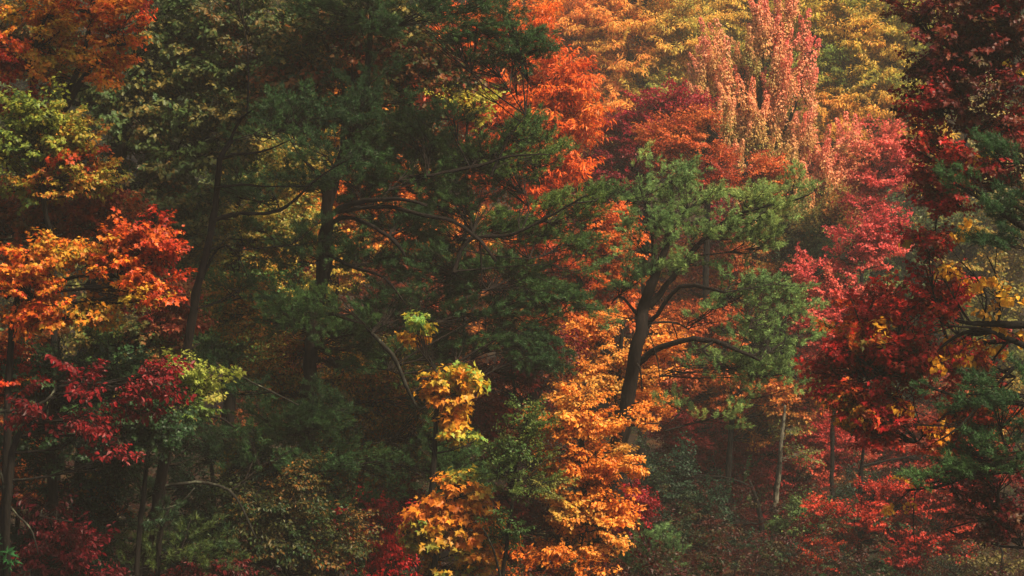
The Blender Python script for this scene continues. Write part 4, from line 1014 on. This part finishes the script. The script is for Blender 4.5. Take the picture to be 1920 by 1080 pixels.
# ---------------------------------------------------------------- centre top and right, farther up the slope
tree("hickory_tree", "fiery orange hickory with hanging leaves at the top centre", "hickory tree", 57, 'hickory', ["#a83814", "#c84c1a", "#da6422", "#e27e2e", "#e09a3c"],
     [(960, 70, 50, 50, {'m': .5}), (1000, 110, 40, 44, {'m': .6}), (930, 160, 60, 50, {'m': .35}), (1000, 190, 60, 50, {'m': .4}), (1060, 150, 50, 50, {'m': .55}), (900, 120, 50, 50, {'m': .35}), (960, 250, 60, 50, {'m': .4}), (1040, 250, 60, 50, {'m': .5}), (1080, 200, 40, 60, {'m': .55}),
      (900, 230, 50, 50, {'m': .3}), (1060, 310, 50, 36, {'m': .5}), (1000, 330, 50, 40, {'m': .4}), (980, 40, 70, 44, {'m': .7}), (860, 70, 60, 50, {'m': .4}), (840, 170, 60, 60, {'m': .35}), (1020, 390, 50, 40, {'m': .3}), (930, 330, 50, 50, {'m': .4})],
     trunk=[(1000, 1200, 14), (1005, 700, 13), (1010, 400, 10), (1000, 200, 7), (980, 20, 3)], f=1.4)
tree("maple_tree", "lime yellow maple spray glowing behind the top of the big pine", "maple tree", 50, 'maple', ["#8c9a3a", "#a8a83e", "#c4b84a", "#c8a040"],
     [(870, 190, 40, 22, {'m': .5}), (895, 210, 26, 20, {'m': .7}), (840, 180, 30, 20, {'m': .3}), (890, 235, 20, 12, {'m': .6})], rt=.05, top=170, f=2)
tree("maple_tree", "deep orange maple with a dark stem behind the tips of the big pine", "maple tree", 56, 'maple_far', ["#8c2a18", "#b4461c", "#cc6020", "#d87a2a", "#b8622a"],
     [(1130, 420, 50, 40, {'m': .5}), (1150, 470, 50, 40, {'m': .55}), (1090, 480, 50, 40, {'m': .4}), (1140, 530, 50, 40, {'m': .6}), (1080, 540, 50, 40, {'m': .3}), (1100, 600, 50, 40, {'m': .4}), (1150, 580, 40, 30, {'m': .5}), (1030, 480, 50, 60, {'m': .3}), (1050, 600, 50, 50, {'m': .3})],
     trunk=[(1080, 1200, 9), (1082, 800, 8), (1086, 520, 6), (1092, 430, 5), (1100, 370, 3)], f=1.8)
tree("maple_tree", "dark crimson maple behind the top of the grey green pine", "maple tree", 61, 'maple_far', ["#4c0c16", "#6e121e", "#8e1826", "#a82430", "#8c2e22"],
     [(1170, 250, 50, 44, {'m': .5}), (1220, 220, 50, 44, {'m': .6}), (1260, 200, 36, 34, {'m': .65}), (1150, 310, 50, 40, {'m': .4}), (1100, 350, 50, 36, {'m': .3}), (1200, 300, 50, 44, {'m': .35}), (1300, 220, 36, 40, {'m': .5}), (1110, 400, 40, 30, {'m': .2}), (1170, 370, 40, 30, {'m': .3}), (1320, 340, 50, 50, {'m': .3}), (1080, 320, 30, 30, {'m': .4, 'd': .7}),
      (1340, 420, 40, 40, {'m': .2})], f=1.8, rt=.14)
tree("maple_tree", "rusty orange maple behind the right side of the dark crimson one", "maple tree", 60, 'maple_far', ["#7c2018", "#a83c1c", "#c45c26", "#cc7a36", "#8e6a30"],
     [(1250, 260, 50, 40, {'m': .5}), (1300, 280, 44, 40, {'m': .4}), (1260, 310, 40, 26, {'m': .3}), (1310, 240, 34, 34, {'m': .5, 'd': .8}), (1340, 320, 50, 40, {'m': .3}), (1420, 330, 60, 40, {'m': .4})], f=2.2, rt=.12, size=.85)
tree("sourwood_tree", "salmon pink tree with tall upright plumes in the misty upper right", "sourwood tree", 63, 'spire', SALM,
     [(1320, 110, 22, 60, {'m': 0.64}), (1350, 130, 30, 60, {'m': 0.55}), (1330, 180, 40, 60, {'m': 0.47}), (1400, 140, 30, 70, {'m': 0.43}), (1430, 60, 20, 60, {'m': 0.72}), (1470, 60, 20, 70, {'m': 0.72}), (1420, 20, 10, 30, {'m': 0.76}), (1475, 20, 20, 40, {'m': 0.76}), (1515, 90, 14, 50, {'m': 0.80}), (1510, 150, 20, 40, {'m': 0.68}),
      (1460, 150, 40, 60, {'m': 0.47}), (1370, 220, 60, 60, {'m': 0.47}), (1440, 230, 60, 60, {'m': 0.43}), (1380, 290, 50, 50, {'m': 0.51}), (1450, 290, 60, 50, {'m': 0.39}), (1350, 290, 30, 50, {'m': 0.59}), (1500, 240, 34, 40, {'m': 0.51}), (1410, 350, 60, 40, {'m': 0.64}),
      (1480, 330, 60, 40, {'m': 0.51}), (1530, 140, 20, 14, {'m': 0.72, 'd': .6}), (1540, 300, 50, 44, {'m': 0.55}), (1590, 260, 20, 60, {'m': 0.72}), (1570, 330, 50, 50, {'m': 0.51}), (1600, 340, 40, 50, {'m': 0.55}), (1520, 380, 60, 40, {'m': 0.43}), (1590, 400, 60, 36, {'m': 0.43})],
     trunk=[(1440, 1100, 12), (1435, 700, 11), (1425, 400, 9), (1420, 250, 6), (1430, 100, 4), (1430, 20, 2)],
     limbs=[[(1380, 220, 2), (1390, 180, 2), (1400, 110, 1.5)], [(1430, 300, 3), (1380, 200, 2), (1350, 130, 1.2)], [(1440, 300, 4), (1490, 200, 3), (1510, 100, 1.5)]], f=1.1, spread=.2, dens=1.0)
tree("maple_tree", "coral pink maple crown bright against the golden tree in the upper right", "maple tree", 60, 'maple_far', PINKR,
     [(1650, 260, 36, 26, {'m': .4}), (1680, 290, 30, 36, {'m': .35}), (1640, 310, 36, 30, {'m': .4}), (1690, 330, 30, 26, {'m': .35}), (1650, 350, 40, 24, {'m': .3}), (1610, 300, 26, 34, {'m': .55}), (1625, 380, 40, 24, {'m': .3}), (1690, 360, 24, 12, {'m': .3})],
     trunk=[(1610, 1100, 5.0), (1612, 700, 4.4), (1620, 450, 3.3), (1640, 330, 1.7)], f=1.8)
tree("maple_tree", "rose red maple in the haze left of the near crimson leaves", "maple tree", 58, 'maple_far', PINKR,
     [(1620, 440, 50, 30, {'m': .3}), (1650, 470, 44, 26, {'m': .35}), (1600, 480, 44, 30, {'m': .3}), (1550, 540, 50, 24, {'m': .45}), (1580, 580, 60, 40, {'m': .35}), (1620, 560, 50, 30, {'m': .4}), (1540, 600, 44, 40, {'m': .3}), (1510, 510, 30, 30, {'m': .2}), (1560, 640, 50, 30, {'m': .4}), (1660, 420, 34, 20, {'m': .3, 'd': .7}), (1670, 490, 20, 16, {'m': .4, 'd': .8})],
     trunk=[(1560, 1100, 4.4), (1562, 800, 3.9), (1575, 600, 2.8), (1600, 450, 1.1)], f=1.6, size=.9)
tree("maple_tree", "olive and orange tree between the grey green pine and the rose red maple", "maple tree", 61, 'maple_far', ["#a8401e", "#b8622c", "#a07a34", "#70783a", "#4a6a38", "#3c5c38"],
     [(1480, 430, 60, 50, {'m': .6}), (1540, 440, 50, 40, {'m': .7}), (1460, 500, 70, 50, {'m': .4}), (1520, 480, 50, 40, {'m': .85}), (1560, 490, 40, 30, {'m': .8}), (1400, 520, 60, 50, {'m': .2}), (1460, 560, 60, 50, {'m': .4}), (1350, 480, 60, 50, {'m': .2}), (1300, 560, 70, 50, {'m': .15}), (1530, 560, 50, 40, {'m': .4}), (1640, 530, 60, 30, {'m': .8, 'd': .7}), (1590, 400, 50, 40, {'m': .5})], f=1.6, rt=.12)
tree("hickory_tree", "golden and green hickory with a pale forked trunk in the upper right", "hickory tree", 68, 'hickory', GOLD,
     [(1590, 60, 70, 50, {'m': .65}), (1650, 40, 60, 50, {'m': .5}), (1560, 130, 50, 50, {'m': .3}), (1620, 120, 60, 50, {'m': .5}), (1580, 180, 60, 50, {'m': .75}), (1640, 210, 60, 50, {'m': .8}), (1560, 230, 60, 50, {'m': .7}), (1600, 260, 60, 40, {'m': .7}), (1670, 130, 40, 60, {'m': .4}), (1700, 200, 50, 60, {'m': .3}), (1680, 240, 40, 40, {'m': .85}),
      (1520, 30, 50, 50, {'m': .4}), (1720, 60, 50, 60, {'m': .3}), (1620, -30, 140, 40, {'m': .4}), (1740, 300, 40, 60, {'m': .6})],
     trunk=[(1715, 1000, 12), (1712, 600, 11), (1708, 330, 9), (1700, 240, 8), (1690, 170, 7), (1672, 110, 5), (1660, 60, 4), (1645, 0, 2)],
     limbs=[['pale', (1702, 250, 6), (1695, 180, 6), (1682, 150, 5), (1668, 115, 4), (1655, 60, 2.5)], ['pale', (1692, 150, 4), (1700, 120, 3), (1696, 60, 2)], [(1690, 150, 4), (1650, 140, 4), (1620, 120, 3), (1580, 90, 1.5)], [(1620, 120, 2), (1560, 95, 3), (1530, 80, 2)]],
     bark=M_BIRCH, f=1.3, dens=.85)
tree("hickory_tree", "misty gold and olive tree at the top between the orange hickory and the salmon plumes", "hickory tree", 72, 'hickory', ["#7c9048", "#b0aa50", "#d8b450", "#e8b052", "#e89c52", "#dc8444"],
     [(1140, 60, 70, 60, {'m': .75}), (1100, 30, 60, 50, {'m': .9}), (1200, 50, 60, 50, {'m': .5}), (1180, 120, 60, 50, {'m': .7}), (1120, 130, 60, 50, {'m': .9}), (1250, 80, 60, 60, {'m': .35}), (1240, 150, 50, 50, {'m': .3}), (1150, 190, 60, 50, {'m': .7}), (1100, 220, 50, 50, {'m': .7}), (1280, 30, 60, 50, {'m': .5}), (1060, 60, 50, 50, {'m': .8}),
      (1200, 190, 60, 40, {'m': .4}), (1300, 100, 50, 60, {'m': .4}), (1160, -20, 140, 40, {'m': .6})],
     trunk=[(1190, 1000, 12), (1185, 500, 10), (1170, 250, 8), (1190, 120, 5), (1210, 10, 3)], limbs=[[(1160, 200, 3), (1130, 140, 3), (1170, 80, 2), (1200, 50, 1)]], f=1.3, dens=.8)
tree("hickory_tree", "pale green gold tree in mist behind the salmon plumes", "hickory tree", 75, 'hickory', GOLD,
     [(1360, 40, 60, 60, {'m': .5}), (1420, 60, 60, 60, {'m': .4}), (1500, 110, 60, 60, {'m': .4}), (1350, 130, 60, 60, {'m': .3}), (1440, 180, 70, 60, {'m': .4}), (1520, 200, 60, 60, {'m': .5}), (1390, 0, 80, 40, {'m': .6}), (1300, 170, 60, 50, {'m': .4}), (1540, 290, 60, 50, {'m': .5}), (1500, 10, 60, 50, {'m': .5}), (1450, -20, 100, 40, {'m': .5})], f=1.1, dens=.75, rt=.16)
tree("hickory_tree", "dim orange crown filling the gap right of the arched pine limb", "hickory tree", 58, 'maple_far', ["#7c2a1a", "#a8461e", "#bc6428", "#a8742e", "#6c6a32"],
     [(1290, 610, 60, 40, {'m': .4}), (1340, 620, 60, 36, {'m': .3}), (1260, 680, 60, 40, {'m': .4}), (1330, 730, 70, 40, {'m': .3}), (1260, 740, 50, 40, {'m': .2}), (1400, 740, 60, 40, {'m': .5}), (1470, 760, 60, 40, {'m': .6}), (1520, 740, 50, 50, {'m': .2}), (1440, 800, 60, 30, {'m': .7})], f=2, rt=.1)
tree("maple_tree", "dusky red maple above the pale birch trunk in the lower right haze", "maple tree", 59, 'maple_far', ["#6c181c", "#8c2224", "#a82e2a", "#bc4030", "#a05030"],
     [(1280, 800, 60, 34, {'m': .3}), (1340, 830, 60, 40, {'m': .35}), (1400, 850, 60, 44, {'m': .4}), (1460, 840, 50, 44, {'m': .5}), (1510, 870, 44, 40, {'m': .7}), (1530, 900, 30, 34, {'m': .6}), (1420, 900, 60, 40, {'m': .4}), (1360, 890, 60, 40, {'m': .3}), (1500, 810, 60, 40, {'m': .5}), (1560, 830, 60, 40, {'m': .5}), (1400, 780, 60, 30, {'m': .4}), (1480, 930, 40, 30, {'m': .3}), (1300, 870, 50, 40, {'m': .2}),
      (1290, 950, 50, 50, {'m': .1, 'd': .7}), (1450, 1040, 80, 34, {'m': .3}), (1300, 1040, 70, 34, {'m': .2}), (1400, 970, 70, 34, {'m': .3}), (1500, 1000, 50, 34, {'m': .4})], f=2, rt=.1, size=.85, holes=-.5, dens=1.2)
tree("birch_tree", "slim pale birch trunk rising through dusky red leaves at the lower right", "birch tree", 57.5, 'small', ["#5c6a34", "#7c7234"],
     [(1495, 850, 26, 16, {'m': .4, 'd': .5}), (1480, 800, 26, 12, {'m': .4, 'd': .3})],
     trunk=[(1446, 1120, 7), (1448, 1060, 6.6), (1450, 1000, 6), (1455, 940, 5.6), (1460, 880, 5), (1466, 820, 4), (1472, 760, 2)], bark=M_BIRCH)
tree("maple_tree", "scarlet understory maple in flat layers over the dark misty ground at the lower right", "maple tree", 55, 'maple_far', ["#8c1c1a", "#a82820", "#bc3c24", "#c45430", "#8c5a2c"],
     [(1560, 960, 44, 18, {'m': .6}), (1610, 970, 50, 18, {'m': .4}), (1650, 990, 50, 20, {'m': .35}), (1560, 1000, 44, 16, {'m': .6, 'd': .8}), (1700, 1010, 50, 18, {'m': .3}), (1690, 1050, 40, 20, {'m': .3}), (1640, 1010, 50, 14, {'m': .35}), (1770, 1020, 50, 18, {'m': .3}), (1800, 1035, 24, 10, {'m': .3}),
      (1660, 920, 50, 18, {'m': .3}), (1720, 950, 60, 18, {'m': .3}), (1780, 950, 50, 20, {'m': .3}), (1740, 920, 60, 20, {'m': .4}), (1800, 910, 60, 24, {'m': .3}), (1790, 980, 30, 12, {'m': .3}), (1640, 940, 24, 10, {'m': .4, 'd': .6}), (1540, 1050, 30, 26, {'m': .5, 'd': .7}), (1810, 860, 60, 30, {'m': .4})],
     trunk=[(1610, 1150, 5.0), (1612, 1000, 4.4), (1614, 950, 4.1), (1616, 900, 3.9), (1620, 830, 2.8)], f=2, size=.85, dens=1.5, holes=-.4)
tree("maple_tree", "coppery pink maple above the dark gap at the lower right", "maple tree", 60, 'maple_far', ["#8c2a26", "#a83c30", "#b85638", "#96603a", "#6a5c36"],
     [(1580, 850, 60, 26, {'m': .4}), (1640, 860, 60, 24, {'m': .4}), (1700, 860, 50, 30, {'m': .3}), (1600, 890, 60, 18, {'m': .7, 'd': .8}), (1700, 820, 60, 34, {'m': .3}), (1560, 700, 50, 40, {'m': .2}), (1580, 780, 60, 40, {'m': .4}), (1760, 800, 60, 40, {'m': .3}), (1760, 880, 50, 24, {'m': .4}), (1780, 740, 60, 40, {'m': .4, 'd': .7}), (1860, 880, 60, 40, {'m': .3, 'd': .7})], f=2, rt=.1, size=.85)
tree("shrub", "olive green understory shrub right of the birch trunk", "shrub", 56, 'fine', ["#3e5c30", "#54703a", "#7a7a36"],
     [(1520, 960, 34, 30, {'m': .5}), (1500, 990, 40, 26, {'m': .4}), (1530, 1000, 30, 30, {'m': .3, 'd': .7})], rt=.04, top=930, size=1.3)
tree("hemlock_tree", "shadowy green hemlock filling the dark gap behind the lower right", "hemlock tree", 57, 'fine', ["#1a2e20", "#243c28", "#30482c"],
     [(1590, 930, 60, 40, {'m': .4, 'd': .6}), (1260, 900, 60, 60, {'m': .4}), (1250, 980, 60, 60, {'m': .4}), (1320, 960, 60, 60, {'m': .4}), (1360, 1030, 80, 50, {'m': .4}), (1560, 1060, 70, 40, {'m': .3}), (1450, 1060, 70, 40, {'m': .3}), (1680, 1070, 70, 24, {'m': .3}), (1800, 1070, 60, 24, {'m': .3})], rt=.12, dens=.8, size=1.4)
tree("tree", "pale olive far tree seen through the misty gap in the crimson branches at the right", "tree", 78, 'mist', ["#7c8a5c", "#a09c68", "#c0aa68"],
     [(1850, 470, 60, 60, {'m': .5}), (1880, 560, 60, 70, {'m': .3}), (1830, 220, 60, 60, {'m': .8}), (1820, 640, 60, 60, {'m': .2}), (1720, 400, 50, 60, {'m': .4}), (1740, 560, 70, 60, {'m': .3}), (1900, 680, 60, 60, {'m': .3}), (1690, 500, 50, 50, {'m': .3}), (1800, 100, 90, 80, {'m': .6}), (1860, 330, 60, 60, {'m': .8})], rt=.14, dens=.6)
tree("shrub", "dull ochre thicket in the bottom right corner", "shrub", 52, 'mist', ["#4a5030", "#6a6034", "#7c6a38"],
     [(1880, 1050, 60, 36, {'m': .5, 'd': .5}), (1830, 1070, 50, 20, {'m': .3, 'd': .5}), (1900, 1000, 40, 26, {'m': .2, 'd': .4})], rt=.04, top=1000)

# pale far stems standing in the haze at the lower right
for i, (px, y0, y1, w, Y, lb) in enumerate([(1615, 1110, 850, 7, 66, "misty stem directly under the dark gap"), (1672, 1110, 940, 7, 62, "misty stem left of the round yellow leaves"), (1755, 1110, 950, 9, 63, "misty stem under the scarlet layers, thick and straight"),
                                  (1720, 1110, 930, 4, 64, "thin misty stem between the two thicker ones"), (1290, 1110, 900, 6, 62, "dark stem behind the pine sapling"), (1360, 1110, 860, 5, 64, "dark stem left of the hazy young pine"), (1640, 1110, 1000, 4, 65, "thin dark misty stem"), (1790, 1110, 1000, 5, 61, "faint stem near the dark red hanging spray")]):
    tree("bare_tree", lb, "tree", Y, 'fine', ["#5a3a28", "#6c4a2c"], [(px + 30, y1 - 10, 30, 14, {'m': .5, 'd': .3})],
         trunk=[(px - 3, y0, w), (px, (y0 + y1) / 2, w * .9), (px + 5, y1, w * .7), (px + 12, y1 - 70, w * .4)], bark=M_PALE, group="bare stems in the mist at the lower right")

# the wood behind everything
r2 = np.random.default_rng(11)
BACK = {'dark green': ("#22381f", "#34502a", "#5c5a2c"), 'rust orange': ("#6c2a1a", "#a0481e", "#b0702c"), 'mid green': ("#34502c", "#4e6a34", "#8a8038"),
        'gold': ("#8a8038", "#c09a40", "#c88038"), 'dull red': ("#4c1614", "#7c241c", "#8c4a24"), 'olive': ("#4c5a2c", "#7a7a34", "#a87a30")}
ROWS = [(65, ['dark green', 'olive', 'rust orange', 'rust orange', 'rust orange', 'dull red', 'dark green', 'dark green', 'olive']),
        (79, ['dark green', 'mid green', 'olive', 'dark green', 'gold', 'olive', 'mid green', 'gold', 'mid green']),
        (96, ['mid green', 'dark green', 'olive', 'rust orange', 'gold', 'mid green', 'gold', 'mid green', 'gold'])]
spots = ['far left behind the oak', 'behind the slender pine', 'behind the thick pine', 'behind the big pine boughs', 'behind the orange hickory', 'behind the leaning pine', 'behind the salmon plumes', 'behind the rose red maple', 'far right behind the crimson maple']
for j, (Y, names) in enumerate(ROWS):
    for i in (0, 1, 2, 3, 4, 5, 6, 7, 8, -2, -1, 9, 10):
        out_ = i < 0 or i > 8
        px = 60 + i * (230 if not out_ else 236) + r2.uniform(-40, 40) + (j % 2) * 60
        gzp = 540 - (float(ground_z((px - 960) * K * Y, Y)) - CAMZ) / (K * Y)
        regs = []
        for q in range(8):
            yy = gzp - 80 - q * 105
            if (-130 if Y > 70 or out_ else 420) < yy < 1250:
                regs.append((px + r2.uniform(-60, 60), yy, r2.uniform(110, 150), 80, {'m': r2.uniform(.2, .8)}))
        if not regs:
            continue
        nm = names[i % 9]
        lb = "%s forest tree in the %s row %s" % (nm, ('nearest', 'middle', 'farthest')[j], spots[i] if not out_ else ('at the far left end', 'beyond the oak', 'beyond the near pine', 'at the far right end')[(-2, -1, 9, 10).index(i)])
        tree("forest_tree", lb, "tree", Y, 'mist', list(BACK[nm]), regs,
             trunk=[(px, gzp + 20, 10), (px + 10, gzp - 300, 8), (px, min(r[1] for r in regs) - 20, 4)], dens=.75, size=1.0, group="forest trees filling the slope behind", spread=.25)

# low growth on the forest floor
def undergrowth(name, label, pal, x0, x1, y0, y1, n, species, seed, h):
    r = np.random.default_rng(seed)
    x = r.uniform(x0, x1, n); y = r.uniform(y0, y1, n)
    z = ground_z(x, y) + h * r.random(n) ** 1.5
    ax = r.normal(size=(n, 3)); ax[:, 2] = np.abs(ax[:, 2]) * .6 + .2
    ng, info = spray_kinds(species, M_BARK)
    R3, eul = frames(norm(ax), np.array([0, 0, 1.]) + r.normal(size=(n, 3)) * .3)
    me = bpy.data.meshes.new(name)
    me.vertices.add(n); me.vertices.foreach_set("co", np.stack([x, y, z], 1).astype(np.float32).ravel())
    me.attributes.new("turn", 'FLOAT_VECTOR', 'POINT').data.foreach_set("vector", eul.astype(np.float32).ravel())
    me.attributes.new("stretch", 'FLOAT', 'POINT').data.foreach_set("value", r.uniform(.6, 1.3, n).astype(np.float32))
    me.attributes.new("sprig", 'INT', 'POINT').data.foreach_set("value", r.integers(0, NVAR, n).astype(np.int32))
    pl = np.array([lin(c) for c in pal])
    t = np.clip(.5 + .4 * vnoise(np.stack([x, y, z], 1), .8) + r.normal(size=n) * .15, 0, .999) * len(pl)
    for nm_, dlt in (("tint_a", 0), ("tint_b", 1)):
        me.attributes.new(nm_, 'FLOAT_VECTOR', 'POINT').data.foreach_set("vector", pl[np.minimum(t.astype(int) + dlt, len(pl) - 1)].astype(np.float32).ravel())
    o = link(name, me); o['kind'] = 'stuff'; o['label'] = label
    md = o.modifiers.new("sprays", 'NODES'); md.node_group = ng


undergrowth("undergrowth", "tangled low green and rusty undergrowth on the forest floor", ["#1c2e1a", "#283e20", "#3c4422", "#4c2214", "#3c1210"], -18, 18, 46, 75, 5200, 'small', 21, 2.2)  # palette darkened, so the shade along the bottom is partly in the colour
undergrowth("brambles", "dark red brambles and ferns at the foot of the slope", ["#2c0c0c", "#4c1410", "#2c3018", "#20341c"], -12, 12, 39.5, 46, 1100, 'maple_far', 22, 1.8)

# fallen leaves
n = 16000
r3 = np.random.default_rng(5)
lx = r3.uniform(-18, 18, n); ly = r3.uniform(40, 90, n)
lz = ground_z(lx, ly) + r3.uniform(.01, .06, n)
pp = np.stack([lx, ly, lz], 1)
DD = np.stack([r3.normal(size=n), r3.normal(size=n), r3.normal(size=n) * .2], 1)
NN = np.stack([r3.normal(size=n) * .3, r3.normal(size=n) * .3, np.ones(n)], 1)
pc = np.array([lin(c) for c in ["#4a2614", "#6a3818", "#421c12", "#5a4420", "#2c2214"]])[r3.integers(0, 5, n)]
V, F, cc = instance(T['dia'], pp, DD, NN, r3.uniform(.08, .16, n), pc)
o = link("fallen_leaves", mesh_np("fallen_leaves", V, F, M_LITTER, cc)); o['kind'] = 'stuff'; o['label'] = 'brown and orange fallen leaves covering the slope'
NTRI[0] += len(F)

# ---------------------------------------------------------------- haze
hm = bpy.data.materials.new("autumn_mist"); hm.use_nodes = True
hn, hl = hm.node_tree.nodes, hm.node_tree.links
hn.clear()
pv = hn.new("ShaderNodeVolumePrincipled")
pv.inputs["Color"].default_value = (.95, .92, .84, 1)
pv.inputs["Density"].default_value = HAZE
pv.inputs["Anisotropy"].default_value = 0.3
ho = hn.new("ShaderNodeOutputMaterial")
hl.new(pv.outputs[0], ho.inputs["Volume"])
x0, x1, y0, y1, z0, z1 = -200, 200, -70, 330, -3, 118
HV = np.array([(x, y, z) for x in (x0, x1) for y in (y0, y1) for z in (z0, z1)], float)
HF = np.array([(0, 1, 3), (0, 3, 2), (4, 6, 7), (4, 7, 5), (0, 4, 5), (0, 5, 1), (2, 3, 7), (2, 7, 6), (0, 2, 6), (0, 6, 4), (1, 5, 7), (1, 7, 3)])
if HAZE > 0:
    hz = link("haze", mesh_np("haze", HV, HF, hm)); hz['kind'] = 'stuff'; hz['label'] = 'thin autumn mist between the trees'
print("TRIS", NTRI[0], "TREES", len(TREES), "PROTO", NPROTO[0], "LEAVES", NLEAF[0], "SPRAYS", NINST[0])
for t in sorted(TREES, key=lambda t: -t[1])[:12]:
    print(t)
